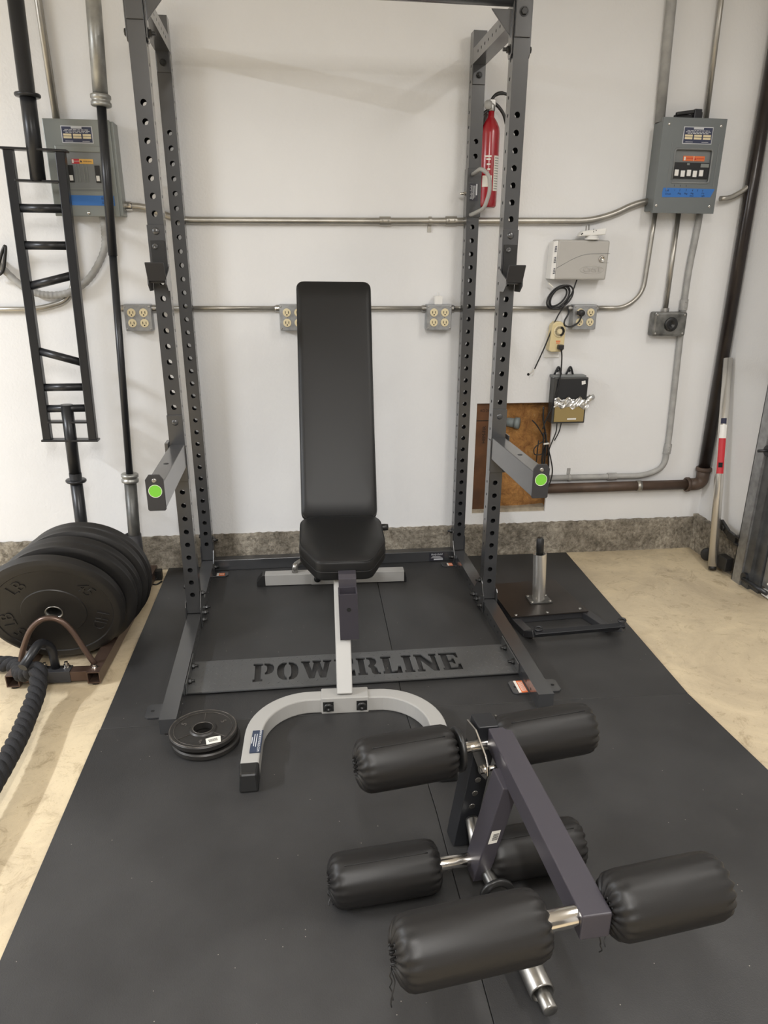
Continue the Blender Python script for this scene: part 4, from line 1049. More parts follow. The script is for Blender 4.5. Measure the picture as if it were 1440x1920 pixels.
for z0_, z1_ in ((1.487, 1.487), (1.363, 1.363), (1.222, 1.260), (0.987, 0.942), (0.848, 0.848), (0.765, 0.765)):
    m = MB(); m.tube([SW(z0_, -0.078), SW(z1_, 0.078)], 0.0150, 20); obj('grip', m, 'blackmetal', sw)

bb = thing('barbell', 'olympic barbell with steel sleeves standing upright beside the ladder bar', 'barbell', (-0.876, 0.47, 0.05))
b0 = V((-0.8765, 0.470, 0.06)); b1 = V((-0.7760, 0.462, 2.22))
def BB(z): return b0.lerp(b1, (z - b0.z) / (b1.z - b0.z))
bd = (b1 - b0).normalized()
m = MB(); m.tube([BB(0.06), BB(0.455)], 0.0250, 28); obj('lower_sleeve', m, 'bardark', bb)
m = MB(); m.lathe([(0.025, 0), (0.031, 0), (0.035, .003), (0.035, .013), (0.031, .016), (0.031, .022), (0.035, .025), (0.035, .035), (0.031, .038), (0.014, .038)], BB(0.452), bd, 36); obj('sleeve_collar', m, 'barsteel', bb)
m = MB(); m.tube([BB(0.48), BB(1.33)], 0.0142, 24); m.tube([BB(1.33), BB(1.84)], 0.0165, 24); obj('shaft', m, 'blackmetal', bb)
m = MB(); m.lathe([(0.014, 0), (0.031, 0), (0.035, .003), (0.035, .013), (0.031, .016), (0.031, .022), (0.035, .025), (0.035, .035), (0.031, .038), (0.0255, .038)], BB(1.815), bd, 36); obj('sleeve_collar', m, 'barsteel', bb)
m = MB(); m.tube([BB(1.85), BB(2.2)], 0.0255, 28); obj('upper_sleeve', m, 'barsteel', bb)

# ------------------------------------------------------------------ pull sled on the right mat
sl = thing('pull_sled', 'low black steel pull sled with a chrome weight post on the right mat', 'sled', (0.82, 0.0, 0))
m = MB(); m.hexa([V((x, y, z)) for z in (0.030, 0.035) for x, y in ((0.636, -0.143), (0.958, -0.125), (0.930, 0.200), (0.625, 0.182))]); obj('deck_plate', m, mat('worn_dark_plate', (0.040, 0.033, 0.029), 0.36, metal=0.5, var=0.35, vscale=7), sl, bevel=0.001)
skL = [V((0.640, 0.19, .014)), V((0.654, -0.12, .014)), V((0.672, -0.245, .014)), V((0.688, -0.300, 0.040))]
skR = [V((0.915, 0.20, .014)), V((0.950, -0.10, .014)), V((0.985, -0.235, .014)), V((1.030, -0.290, 0.040))]
for sk in (skL, skR):
    m = MB()
    for a, b_ in zip(sk[:-1], sk[1:]): m.bar(a, b_, 0.034, 0.026)
    obj('skid', m, 'rackb', sl, bevel=0.002)
m = MB(); m.bar((0.675, -0.306, 0.043), (1.034, -0.284, 0.043), 0.022, 0.020, V((0, -.5, 1))); obj('front_bar', m, 'blackmetal', sl, bevel=0.002)
m = MB(); m.bar((0.655, -0.118, 0.014), (0.950, -0.100, 0.014), 0.030, 0.026); obj('cross_bar', m, 'rackb', sl, bevel=0.002)
for p in ((0.693, -0.300, 0.057), (1.030, -0.270, 0.057)):
    m = MB(); loop = [V(p) + V((math.cos(t) * 0.013, math.sin(t) * 0.008, 0.004 * math.sin(t) + .003)) for t in [2 * PI * k / 20 for k in range(20)]]; m.tube(loop, 0.0045, 10, closed=True); obj('tow_eye', m, 'blackmetal', sl)
m = MB(); m.prism([(-0.045, -0.040), (0.048, -0.036), (0.044, 0.040), (-0.044, 0.038)], (0.7925, 0.0, 0.035), (1, 0, 0), (0, 1, 0), (0, 0, 1), 0.006); obj('post_flange', m, 'bardark', sl, bevel=0.001)
pa = V((0.7935, 0.0, 0.041)); pbb = V((0.7835, 0.005, 0.236)); pd = (pbb - pa).normalized()
m = MB(); m.lathe([(0, 0), (0.0265, 0), (0.0265, .196), (0.0225, .196), (0.0225, .18), (0, .18)], pa, pd, 40); e = obj('weight_post', m, 'stainless', sl); e.modifiers.new('es', 'EDGE_SPLIT')
m = MB(); m.lathe([(0, .17), (0.0150, .17), (0.0150, .256), (0.0125, .259), (0.0125, .262), (0, .262)], pa, pd, 28); obj('inner_post', m, 'black', sl)
m = MB()
for x, y in ((0.660, -0.128), (0.790, -0.120), (0.932, -0.100), (0.757, -0.028), (0.833, -0.026), (0.757, .03), (0.832, .03)): m.dome((x, y, 0.0355 if abs(y) > .06 else 0.041), (0, 0, 1), 0.0065, 0.0035)
objs('bolt', m, 'steel', sl)

# ------------------------------------------------------------------ right corner: leaning tube, pipe, door track
t = thing('metal_tube', 'shiny stainless tube with a red label leaning in the right corner', 'tube', (1.742, 0.33, FZ))
a = V((1.738, 0.318, FZ + 0.012)); b_ = V((1.787, 0.560, 0.925)); d = (b_ - a).normalized()
m = MB(); m.cyl(a + d * 0.012, b_, 0.0205, 36); tb = obj('tube_body', m, 'stainless', t)
m = MB(); m.cyl(a - d * 0.004, a + d * 0.016, 0.0175, 28); obj('end_cap', m, 'black', t)
def wrap(name, s0, s1, r, mt, par, w=1.6, face=(-0.5, -1, 0)):
    m = MB(); d_, s_, u_ = frame_from(d, V(face)); f0 = math.atan2(V(face).dot(u_), V(face).dot(s_)); rs = []
    for q in (s0, s1): rs.append([m.bm.verts.new(a + d * q + (s_ * math.cos(f0 + k) + u_ * math.sin(f0 + k)) * r) for k in [(-w / 2 + w * i / 12) for i in range(13)]])
    for i in range(12): m.bm.faces.new((rs[0][i], rs[0][i + 1], rs[1][i + 1], rs[1][i]))
    return obj(name, m, mt, par)
wrap('product_label', 0.44, 0.60, 0.0208, 'redprint', tb); wrap('label_top', 0.60, 0.66, 0.0208, 'white', tb); wrap('label_bar', 0.468, 0.49, 0.0210, 'hollow', tb, 0.9); wrap('label_band', 0.665, 0.69, 0.0208, 'ink', tb, 1.2)

pv = MB(); px_, py_ = 1.782, 0.606
pv.cyl((px_ + 0.004, py_, 0.40), (px_ + 0.012, py_, 2.62), 0.0265, 32)
t = thing('iron_pipe', 'dark brown iron waste pipe running down the corner and along the wall', 'pipe', (px_, py_, 0.33))
obj('vertical_pipe', pv, 'pipe', t)
m = MB(); m.cyl((0.985, py_, 0.327), (1.735, py_, 0.326), 0.0235, 32); obj('horizontal_pipe', m, 'pipebrown', t)
m = MB(); m.tube(fillet_path([(1.712, py_, 0.326), (px_ + 0.004, py_, 0.326), (px_ + 0.004, py_, 0.408)], 0.05, 8), 0.030, 28)
m.lathe([(0.026, 0), (0.036, 0), (0.037, .004), (0.037, .014), (0.035, .018), (0.026, .018)], (px_ + 0.004, py_, 0.392), (0, 0, 1), 32); m.lathe([(0.026, 0), (0.034, 0), (0.035, .004), (0.035, .014), (0.026, .018)], (1.705, py_, 0.326), (1, 0, 0), 32)
obj('elbow', m, 'pipebrown', t)
m = MB(); m.cyl((1.452, py_, 0.3265), (1.475, py_, 0.3265), 0.0255, 32); obj('pipe_strap', m, 'emt', t)

# garage door track and door edge
dt = thing('door_track', 'galvanised vertical garage door track at the right edge', 'door track', (1.80, 0.19, FZ))
m = MB(); m.box(1.772, 1.776, 0.150, 0.215, FZ, 1.9); m.box(1.772, 1.815, 0.211, 0.215, FZ, 1.9); m.box(1.772, 1.80, 0.148, 0.152, FZ, 1.9); obj('angle_rail', m, 'galv', dt)
m = MB(); m.box(1.78, 1.8, 0.10, 0.148, FZ, 1.9); m.box(1.797, 1.812, 0.05, 0.10, FZ, 1.9); obj('track_channel', m, mat('dull_track_steel', (0.16, 0.165, 0.17), 0.4, metal=0.7, var=.3, vscale=20), dt)
m = MB(); m.lathe([(0, 0), (.022, 0), (.022, .018), (0, .018)], (1.768, 0.135, 0.60), (1, 0, 0), 24, False); m.cyl((1.73, 0.135, 0.60), (1.80, 0.135, 0.60), .006); obj('roller_wheel', m, 'blackmetal', dt)
m = MB(); m.lathe([(0, 0), (.022, 0), (.022, .018), (0, .018)], (1.768, 0.125, 0.035), (1, 0, 0), 24, False); m.cyl((1.765, 0.12, 0.03), (1.79, -0.02, 0.02), .010); obj('roller_wheel', m, 'blackmetal', dt)
b = MB(); b.box(1.825, 1.87, -5.0, 0.19, 0.02, 2.2); dr = struct('door_1', b, 'doorwhite')
m = MB(); m.box(1.806, 1.824, -0.04, 0.045, 0.03, 2.2); obj('end_stile', m, 'galv', dr, bevel=0.001)
m = MB()
for z in (0.05, 0.11, 0.17, 0.24, 0.31, 0.39, 0.47): m.dome((1.806, 0.018 - .01 * (int(z * 100) % 2), z), (-1, 0, 0), 0.005, 0.002)
objs('rivet', m, 'label', dr)
m = MB(); m.box(1.80, 1.86, -5.0, 0.03, -0.006, 0.022); obj('bottom_rail', m, 'white', dr, bevel=0.002)
m = MB(); m.box(1.81, 1.85, -5.0, 0.05, FZ, -0.006); obj('bottom_seal', m, 'black', dr)
# door sensor and bracket
sn_ = thing('door_sensor', 'black garage door sensor on a bracket low in the right corner', 'sensor', (1.78, 0.33, 0.0))
m = MB(); m.box(1.752, 1.79, 0.245, 0.315, 0.012, 0.075); obj('sensor_body', m, 'black', sn_, bevel=0.004)
m = MB(); m.lathe([(0, 0), (.03, 0), (.032, .006), (.03, .02), (0, .024)], (1.765, 0.42, 0.035), (-0.6, -1, 0), 28); obj('sensor_lens', m, 'black', sn_, bevel=0.001)
m = MB(); m.bar((1.768, 0.26, 0.03), (1.775, 0.42, 0.03), 0.02, 0.03); obj('sensor_arm', m, 'black', sn_)
br = MB(); br.bar((1.772, 0.23, 0.172), (1.776, 0.300, 0.175), 0.016, 0.036); br.bar((1.774, 0.30, 0.18), (1.784, 0.385, 0.205), 0.014, 0.030); br.bar((1.774, 0.21, 0.19), (1.772, 0.235, 0.19), 0.02, 0.012); br.bar((1.774, 0.21, 0.155), (1.772, 0.235, 0.155), 0.02, 0.012); br.cyl((1.765, .345, .19), (1.79, .345, .19), .012)
tag(obj('track_bracket', br, 'black', bevel=0.002), 'black folded bracket bolted between the corner wall and the door track', 'bracket')

# ------------------------------------------------------------------ conduits on the back wall
CY = WY - 0.016
def conduit(pts, r, label, mt='emt', fil=0.05, straps=(), couplings=()):
    t = thing('conduit', label, 'conduit', tuple(V(pts[0])))
    m = MB(); m.tube(fillet_path(pts, fil, 8), r, 18); obj('pipe_run', m, mt, t)
    for c, ax_ in couplings:
        m = MB(); c = V(c); ax_ = V(ax_).normalized(); m.lathe([(r, 0), (r + .004, 0), (r + .004, .045), (r, .045)], c - ax_ * .022, ax_, 20, False)
        m.dome(c + V((0, -r - .003, 0)) + ax_ * .012, (0, -1, 0), .004, .004); m.dome(c + V((0, -r - .003, 0)) - ax_ * .012, (0, -1, 0), .004, .004)
        obj('coupling', m, mt, t)
    for c, up in straps:
        m = MB(); c = V(c); m.box(c.x - .008, c.x + .008, WY - .004, WY, c.z - .002 - (0 if up else .04), c.z + .002 + (.04 if up else 0)); m.lathe([(r, 0), (r + .003, 0), (r + .003, .012), (r, .012)], c - V((.006, 0, 0)), (1, 0, 0), 18, False); obj('strap', m, mt, t)
    return t
conduit([(-0.808, CY, 1.510), (-0.705, CY, 1.509), (-0.620, CY, 1.474), (-0.555, CY, 1.463), (0.2, CY, 1.470), (1.10, CY, 1.483), (1.205, CY, 1.511), (1.285, CY, 1.549), (1.372, CY, 1.567)], 0.0135, 'steel conduit running between the two electrical panels', fil=0.06, straps=(((0.418, CY, 1.474), False),), couplings=(((0.232, CY, 1.4705), (1, 0, .01)), ((0.505, CY, 1.4755), (1, 0, .01))))
BZ = 1.135
conduit([(-0.72, CY, BZ), (-0.20, CY, BZ)], 0.0095, 'thin conduit between the first two outlet boxes from the left')
conduit([(-0.10, CY, BZ), (0.405, CY, BZ)], 0.0095, 'thin conduit passing behind the tall bench pad between outlet boxes', couplings=())
conduit([(0.52, CY, BZ), (1.045, CY, BZ)], 0.0095, 'thin conduit crossing behind the right rack uprights to the fourth outlet box')
conduit([(1.165, CY, BZ + .002), (1.30, CY, BZ + .002), (1.374, CY, 1.20), (1.380, CY, 1.35), (1.385, CY, 1.525)], 0.0095, 'thin conduit curving up from the fourth outlet box to the right panel', fil=0.09)
conduit([(1.4885, CY, 1.12), (1.489, CY, 1.52)], 0.0105, 'straight conduit dropping from the right panel to the square metal box')
conduit([(1.586, CY, 1.52), (1.583, CY, 1.44), (1.572, CY, 1.30), (1.572, CY, 1.16), (1.594, CY, 0.55), (1.592, CY, 0.41), (1.50, CY, 0.372), (1.02, CY, 0.3735)], 0.0135, 'long painted grey conduit dropping from the right panel then turning left along the floor pipe', 'emt_dull', fil=0.10, straps=(((1.118, CY, 0.3725), True),), couplings=(((1.572, CY, 1.150), (0, 0, 1)), ((1.594, CY, .50), (0.05, 0, 1)), ((1.33, CY, .3725), (1, 0, 0))))
conduit([(1.355, CY, 1.85), (1.333, CY, 2.62)], 0.0195, 'thick grey conduit rising from the right panel to the ceiling', 'emt_dull')
conduit([(1.553, CY - .0, 1.86), (1.540, CY, 2.62)], 0.0105, 'thin bright conduit rising from the right panel to the ceiling', 'emt')
conduit([(1.655, CY - .02, 1.575), (1.70, CY - .02, 1.578), (1.765, CY - .02, 1.612), (1.805, CY - .02, 1.66)], 0.0105, 'short bent conduit from the right panel to the corner behind the iron pipe', fil=0.05)
conduit([(-0.992, CY, 1.79), (-1.006, CY, 2.62)], 0.013, 'vertical conduit rising from the left panel to the ceiling')
conduit([(-1.55, CY, 1.131), (-1.16, CY, 1.131), (-1.04, CY, 1.165), (-1.006, CY, 1.25), (-1.004, CY, 1.47)], 0.0105, 'conduit at the left edge turning up behind the ladder bar', fil=0.09)
m = MB(); fp = smooth_path([(-0.868, WY - .03, 1.47), (-0.866, WY - .03, 1.42), (-0.880, WY - .03, 1.345), (-0.945, WY - .03, 1.25), (-1.03, WY - .03, 1.196), (-1.12, WY - .03, 1.186), (-1.20, WY - .03, 1.215), (-1.30, WY - .03, 1.315), (-1.42, WY - .03, 1.40)], 16)
rr = [0.0135 + 0.0010 * math.sin(i * 2.1) for i in range(len(fp))]; m.tube(fp, rr, 16); tag(obj('flexible_conduit', m, 'emt_dull'), 'ribbed flexible conduit looping below the left electrical panel', 'conduit')
m = MB(); m.tube(smooth_path([(-1.30, .60, 1.26), (-1.27, .59, 1.30), (-1.245, .58, 1.345), (-1.232, .58, 1.362), (-1.238, .58, 1.33), (-1.262, .59, 1.27), (-1.31, .6, 1.25)], 6), 0.006, 10); tag(obj('carabiner_hook', m, 'black'), 'dark looped hook at the left edge above the curved conduit', 'hook')

# ------------------------------------------------------------------ outlet boxes
def duplex(par, x, z, plug=False):
    m = MB()
    m.lathe([(0, 0), (0.0165, 0), (0.0165, .004), (0.0155, .005), (0, .005)], (x, WY - 0.052, z), (0, -1, 0), 28, False); o = obj('receptacle', m, 'ivory', par)
    m = MB(); f = -1 if plug else 1
    yf = WY - 0.0574
    m.box(x - 0.0075, x - 0.0050, yf - .0003, yf + .0004, z - 0.004 * 1, z + 0.006); m.box(x + 0.0050, x + 0.0075, yf - .0003, yf + .0004, z - 0.004, z + 0.006)
    m.lathe([(0, 0), (0.0027, 0), (0.0027, .0006), (0, .0006)], (x, yf + .0003, z - 0.0085), (0, -1, 0), 12, False); objs('slot', m, 'hollow', o)
def outlet_box(cx, label, w=0.108):
    t = thing('outlet_box', label, 'electrical outlet', (cx, WY, 1.05), 'quad outlet boxes on the back wall')
    cz = 1.100
    m = MB(); m.box(cx - w / 2, cx + w / 2, WY - 0.050, WY, cz - 0.052, cz + 0.052); obj('metal_box', m, 'galv', t, bevel=0.005)
    m = MB(); m.box(cx - w / 2 + .002, cx + w / 2 - .002, WY - 0.0525, WY - 0.049, cz - 0.050, cz + 0.050); cp = obj('cover_plate', m, 'galv', t, bevel=0.001)
    for dx in (-0.0235, 0.0235):
        for dz in (-0.020, 0.020): duplex(t, cx + dx, cz + dz, plug=dx > 0)
    m = MB()
    for dx in (-0.047, 0.047):
        for dz in (-0.043, 0.043): m.dome((cx + dx, WY - .0525, cz + dz), (0, -1, 0), .0035, .0015)
    for dx in (-0.0235, 0.0235): m.dome((cx + dx, WY - .0525, cz), (0, -1, 0), .003, .002)
    objs('screw', m, 'steel', cp)
    m = MB()
    for s in (-1, 1): m.lathe([(0.0, 0), (0.014, 0), (0.014, .012), (0.011, .018), (0, .018)], (cx + s * w / 2, CY, BZ), (s, 0, 0), 18, False)
    objs('connector', m, 'steel', t)
outlet_box(-0.7735, 'galvanised four-socket outlet box left of the front-left rack upright')
outlet_box(-0.155, 'galvanised four-socket outlet box half hidden behind the bench back pad')
outlet_box(0.461, 'galvanised four-socket outlet box with a white charger standing on it')
outlet_box(1.105, 'galvanised four-socket outlet box with a black plug beside the ivory timer')
m = MB(); m.box(0.442, 0.474, WY - 0.045, WY - 0.012, 1.1522, 1.185); m.box(0.4560, 0.4575, WY - .030, WY - .022, 1.185, 1.200); m.box(0.462, 0.4635, WY - .030, WY - .022, 1.185, 1.200)
tag(obj('phone_charger', m, 'white', bevel=0.003), 'small white phone charger standing on top of an outlet box', 'charger')

# square metal box with round receptacle
t = thing('junction_box', 'square cast metal box with a round black socket on the right wall area', 'electrical outlet', (1.478, WY, 1.02))
m = MB(); m.box(1.4235, 1.578, WY - .055, WY, 1.018, 1.122); obj('metal_box', m, mat('mottled_zinc', (0.30, 0.30, 0.285), 0.35, metal=.8, var=.6, vscale=22), t, bevel=0.010)
m = MB(); m.lathe([(0, 0), (.030, 0), (.030, .006), (.027, .009), (.010, .009), (.008, .005), (0, .005)], (1.503, WY - .055, 1.070), (0, -1, 0), 36); obj('round_socket', m, 'black', t)
m = MB()
for x, z in ((1.437, 1.031), (1.564, 1.031), (1.437, 1.109), (1.564, 1.109)): m.dome((x, WY - .055, z), (0, -1, 0), .005, .003)
m.lathe([(0, 0), (.016, 0), (.016, .016), (0, .016)], (1.4885, CY, 1.120), (0, 0, 1), 18, False)
objs('screw', m, 'steel', t)

# ------------------------------------------------------------------ electrical panels
def breaker_window(par, x0, x1, z0, z1, yf, mt):
    m = MB(); m.box(x0, x1, yf - .001, yf + .001, z0, z1)
    return m
def nameplate(par, x0, x1, z0, z1, yf):
    m = MB(); m.box(x0, x1, yf - .0012, yf, z0, z1); np_ = obj('rating_plate', m, 'lightink', par, bevel=.0004)
    w = x1 - x0; h = z1 - z0
    m = MB(); m.box(x0 + .003, x1 - .003, yf - .0018, yf - .0012, z0 + .003, z1 - .003); dk = obj('plate_field', m, 'navy', np_)
    m = MB(); yy0, yy1 = yf - .0024, yf - .0018
    for c in range(3):
        for r in range(2): m.box(x0 + w * (.06 + .31 * c), x0 + w * (.32 + .31 * c), yy0, yy1, z0 + h * (.27 + .15 * r), z0 + h * (.39 + .15 * r))
    obj('rating_cells', m, 'ivory', np_)
    m = MB(); m.box(x0 + w * .33, x0 + w * .67, yy0, yy1, z1 - h * .16, z1 - h * .05)
    for r, (a, b_) in enumerate(((.12, .88), (.08, .92), (.14, .86))):
        z = z1 - h * (.22 + .08 * r); x = x0 + w * a
        while x < x0 + w * b_:
            l = random.uniform(.006, .014); m.box(x, min(x + l, x0 + w * b_), yy0, yy1, z - h * .025, z + h * .012); x += l + .003
    m.box(x0 + w * .1, x0 + w * .35, yy0, yy1, z0 + h * .1, z0 + h * .13); m.box(x0 + w * .65, x0 + w * .88, yy0, yy1, z0 + h * .1, z0 + h * .13)
    obj('plate_print', m, 'lightink', np_)
# right panel
RPX0, RPX1, RPZ0, RPZ1, RPY = 1.332, 1.600, 1.513, 1.857, WY - 0.100
t = thing('electrical_panel', 'grey breaker panel with five white switches and blue tape, right of the rack', 'electrical panel', (1.466, WY, 1.51))
m = MB(); m.box(RPX0 + .008, RPX1 - .008, RPY + .017, WY, RPZ0 + .010, RPZ1 - .010); obj('cabinet', m, 'panel', t, bevel=.002)
m = MB()   # front cover with a window
wx0, wx1, wz0, wz1 = 1.397, 1.558, 1.626, 1.748
m.box(RPX0, wx0, RPY, RPY + .018, RPZ0, RPZ1); m.box(wx1, RPX1, RPY, RPY + .018, RPZ0, RPZ1); m.box(wx0, wx1, RPY, RPY + .018, RPZ0, wz0); m.box(wx0, wx1, RPY, RPY + .018, wz1, RPZ1)
obj('front_cover', m, 'panel', t)
m = MB(); m.tube(fillet_path([(wx0, RPY, wz0), (wx1, RPY, wz0), (wx1, RPY, wz1), (wx0, RPY, wz1), (wx0, RPY, wz0 + .01)], .012, 5), .004, 8); m.box(wx0 - .018, wx0 - .016, RPY - .001, RPY, wz0 - .03, wz1 + .02); m.box(wx1 + .020, wx1 + .023, RPY - .002, RPY, wz0 - .015, wz1 + .02); obj('window_rim', m, 'panelin', t)
m = MB(); m.box(wx0 - .002, wx1 + .002, RPY + .012, RPY + .016, wz0 - .002, wz1 + .002); obj('dead_front', m, 'panelin', t)
m = MB(); m.box(wx0 + .002, wx1 - .006, RPY + .002, RPY + .012, 1.643, 1.700); obj('breaker_row', m, 'black', t, bevel=.001)
m = MB()
for k, x in enumerate((1.405, 1.432, 1.458, 1.484, 1.511)): m.box(x, x + .0165, RPY - .004, RPY + .002, 1.650 - .003 * (k % 2), 1.673 - .003 * (k % 2))
objs('breaker_switch', m, 'white', t, bevel=.001)
m = MB(); m.box(1.4555, 1.466, RPY + .0005, RPY + .002, 1.690, 1.697); m.box(1.515, 1.550, RPY + .0005, RPY + .002, 1.683, 1.696); obj('breaker_label', m, 'panelL', t)
m = MB(); m.box(1.440, 1.532, RPY + .010, RPY + .012, 1.706, 1.724); o = obj('warning_label', m, 'orange', t); m = MB(); m.box(1.443, 1.450, RPY + .0094, RPY + .010, 1.708, 1.721); m.box(1.4845, 1.4860, RPY + .0094, RPY + .010, 1.706, 1.724); obj('warning_print', m, 'label', o); m = MB(); m.prism([(0, 0), (.008, 0), (.004, .008)], (1.488, RPY + .0098, 1.711), (1, 0, 0), (0, 0, 1), (0, -1, 0), .0006); add_text(m, 'DANGER', (1.467, RPY + .0097, 1.715), (1, 0, 0), (0, 0, 1), .0075, .0002); add_text(m, 'WARNING', (1.513, RPY + .0097, 1.715), (1, 0, 0), (0, 0, 1), .0065, .0002); obj('warning_text', m, 'redprint', o)
nameplate(t, 1.421, 1.546, 1.765, 1.826, RPY)
m = MB(); m.prism([(1.365, 1.571), (1.575, 1.574), (1.590, 1.605), (1.366, 1.606), (1.363, 1.59)], (0, RPY, 0), (1, 0, 0), (0, 0, 1), (0, -1, 0), .0008); tp = obj('tape_strip', m, 'tape', t); tp['label'] = 'strip of blue painter tape with handwriting'
m = MB(); yy = RPY - .001
for s, x, z, sz in (('Left', 1.383, 1.596, .010), ('Circuit', 1.388, 1.584, .009), ('1', 1.415, 1.598, .010), ('2', 1.437, 1.598, .010), ('Plug', 1.437, 1.586, .009), ('3', 1.465, 1.598, .010), ('Plug', 1.465, 1.586, .009), ('4', 1.492, 1.598, .010), ('Plug', 1.492, 1.587, .008), ('Door', 1.492, 1.578, .008), ('5', 1.515, 1.598, .010), ('6', 1.537, 1.598, .010), ('Dry', 1.540, 1.588, .008), ('Light', 1.541, 1.579, .008)):
    add_text(m, s, (x, yy, z), (1, 0, 0), (0, 0, 1), sz, .0002, shear=.25)
obj('handwriting', m, 'ink', tp)
m = MB()
for x, z in ((1.358, 1.833), (1.578, 1.831), (1.345, 1.540), (1.578, 1.540)): m.dome((x, RPY, z), (0, -1, 0), .006, .003)
objs('cover_screw', m, 'chrome', t)
m = MB()
for x in (1.411, 1.437, 1.463): m.box(x, x + .0016, RPY - .0006, RPY, 1.611, 1.618)
objs('position_mark', m, 'ink', t)
# crimper lying on top
t = thing('crimping_pliers', 'black folded crimping pliers lying on top of the right panel', 'pliers', (1.45, .58, 1.858))
m = MB(); m.bar((1.398, .575, 1.874), (1.470, .575, 1.884), .018, .013); m.bar((1.398, .590, 1.868), (1.475, .590, 1.870), .018, .012); obj('handle', m, 'black', t, bevel=.003)
m = MB(); m.box(1.470, 1.502, .565, .60, 1.8485, 1.893); m.box(1.478, 1.508, .57, .595, 1.858, 1.884); obj('jaw_head', m, 'blackmetal', t, bevel=.003)

# left panel
LPX0, LPX1, LPZ0, LPZ1, LPY = -1.028, -0.792, 1.468, 1.790, WY - 0.080
t = thing('electrical_panel', 'grey-green breaker panel partly behind the upright bars, left of the rack', 'electrical panel', (-0.91, WY, 1.468))
m = MB(); m.box(LPX0 + .010, LPX1 + .012, LPY + .006, WY, LPZ0 + .004, LPZ1 - .004); obj('cabinet', m, 'panelL', t, bevel=.002)
m = MB(); m.box(LPX0, LPX1, LPY, LPY + .006, LPZ0, LPZ1); obj('front_cover', m, 'panelL', t, bevel=.003)
m = MB(); m.box(-0.995, -0.832, LPY - .006, LPY, 1.683, 1.704); obj('door_lip', m, 'panelL', t, bevel=.003)
m = MB(); m.box(-0.992, -0.835, LPY - .002, LPY, 1.556, 1.683); obj('dead_front', m, 'panelin', t)
m = MB()
for x in (-0.958, -0.863): m.box(x, x + .018, LPY - .007, LPY - .002, 1.583, 1.640)
obj('breaker_row', m, 'black', t, bevel=.001)
m = MB()
for x in (-0.955, -0.860): m.box(x, x + .012, LPY - .012, LPY - .007, 1.588, 1.606)
objs('breaker_switch', m, 'white', t, bevel=.001)
m = MB()
for x in (-0.930, -0.920, -0.904, -0.893): m.box(x, x + .003, LPY - .005, LPY - .002, 1.585, 1.642)
m.box(-0.985, -0.84, LPY - .004, LPY - .002, 1.560, 1.564); obj('cover_rib', m, 'panelL', t)
m = MB(); m.box(-0.942, -0.915, LPY - .003, LPY - .002, 1.645, 1.661); o = obj('danger_label', m, 'redprint', t); m = MB(); m.box(-0.941, -0.935, LPY - .0034, LPY - .003, 1.647, 1.659); add_text(m, 'DANGER', (-0.925, LPY - .0033, 1.653), (1, 0, 0), (0, 0, 1), .005, .0002); obj('label_print', m, 'label', o)
m = MB(); m.box(-0.915, -0.866, LPY - .003, LPY - .002, 1.645, 1.661); o = obj('warning_label', m, 'yellow', t); m = MB(); m.prism([(0, 0), (.008, 0), (.004, .008)], (-0.913, LPY - .003, 1.650), (1, 0, 0), (0, 0, 1), (0, -1, 0), .0006); add_text(m, 'WARNING', (-0.886, LPY - .0033, 1.653), (1, 0, 0), (0, 0, 1), .0065, .0002); obj('label_print', m, 'ink', o)
nameplate(t, -0.966, -0.856, 1.712, 1.768, LPY)
m = MB(); m.box(-0.972, -0.806, LPY - .0008, LPY, 1.506, 1.540); tp = obj('tape_strip', m, 'tape', t)
m = MB(); add_text(m, 'East', (-0.843, LPY - .001, 1.531), (1, 0, 0), (0, 0, 1), .013, .0002, shear=.2); add_text(m, 'Side', (-0.843, LPY - .001, 1.516), (1, 0, 0), (0, 0, 1), .012, .0002, shear=.2); obj('handwriting', m, 'ink', tp)
m = MB(); m.dome((-0.905, LPY, 1.480), (0, -1, 0), .0065, .004); m.lathe([(0, 0), (.017, 0), (.017, .022), (.014, .026), (0, .026)], (LPX1 + .012, CY, 1.510), (1, 0, 0), 18, False); objs('cover_screw', m, 'chrome', t)

# ------------------------------------------------------------------ fire extinguisher
t = thing('fire_extinguisher', 'red fire extinguisher hung on the wall behind the right rack uprights', 'fire extinguisher', (0.640, 0.575, 1.52))
c = V((0.640, 0.575, 1.523)); R0 = 0.0375
m = MB(); m.lathe([(0, 0.004), (R0 - .006, 0), (R0 - .001, 0.006), (R0, 0.02), (R0, 0.262), (R0 - .003, 0.282), (R0 - .012, 0.300), (0.017, 0.313), (0.0125, 0.318), (0.0125, 0.345), (0, 0.345)], c, (0, 0, 1), 44); obj('cylinder', m, 'red', t)
m = MB(); m.lathe([(0, 0), (.014, 0), (.014, .022), (.010, .026), (0, .026)], c + V((0, 0, .338)), (0, 0, 1), 22); m.box(c.x - .010, c.x + .014, c.y - .010, c.y + .010, c.z + .355, c.z + .378); obj('valve', m, 'steel', t, bevel=.002)
m = MB(); m.lathe([(0, 0), (.015, 0), (.016, .004), (.016, .012), (0, .013)], c + V((-.016, -.012, .356)), (-.25, -1, .1), 26); obj('pressure_gauge', m, 'emt_dull', t)
m = MB(); m.tube(smooth_path([c + V((-.004, 0, .372)), c + V((.012, 0, .392)), c + V((.035, 0, .400)), c + V((.062, 0, .396))], 5), [.006] * 6 + [.007] * 6 + [.0055] * 4, 10)
m.tube(smooth_path([c + V((.010, 0, .366)), c + V((.030, 0, .352)), c + V((.050, 0, .328)), c + V((.062, 0, .298))], 5), .0062, 10); m.tube(smooth_path([c + V((-.006, -.004, .345)), c + V((-.022, -.006, .336)), c + V((-.040, -.006, .322))], 4), .006, 10); obj('lever_handle', m, 'black', t)
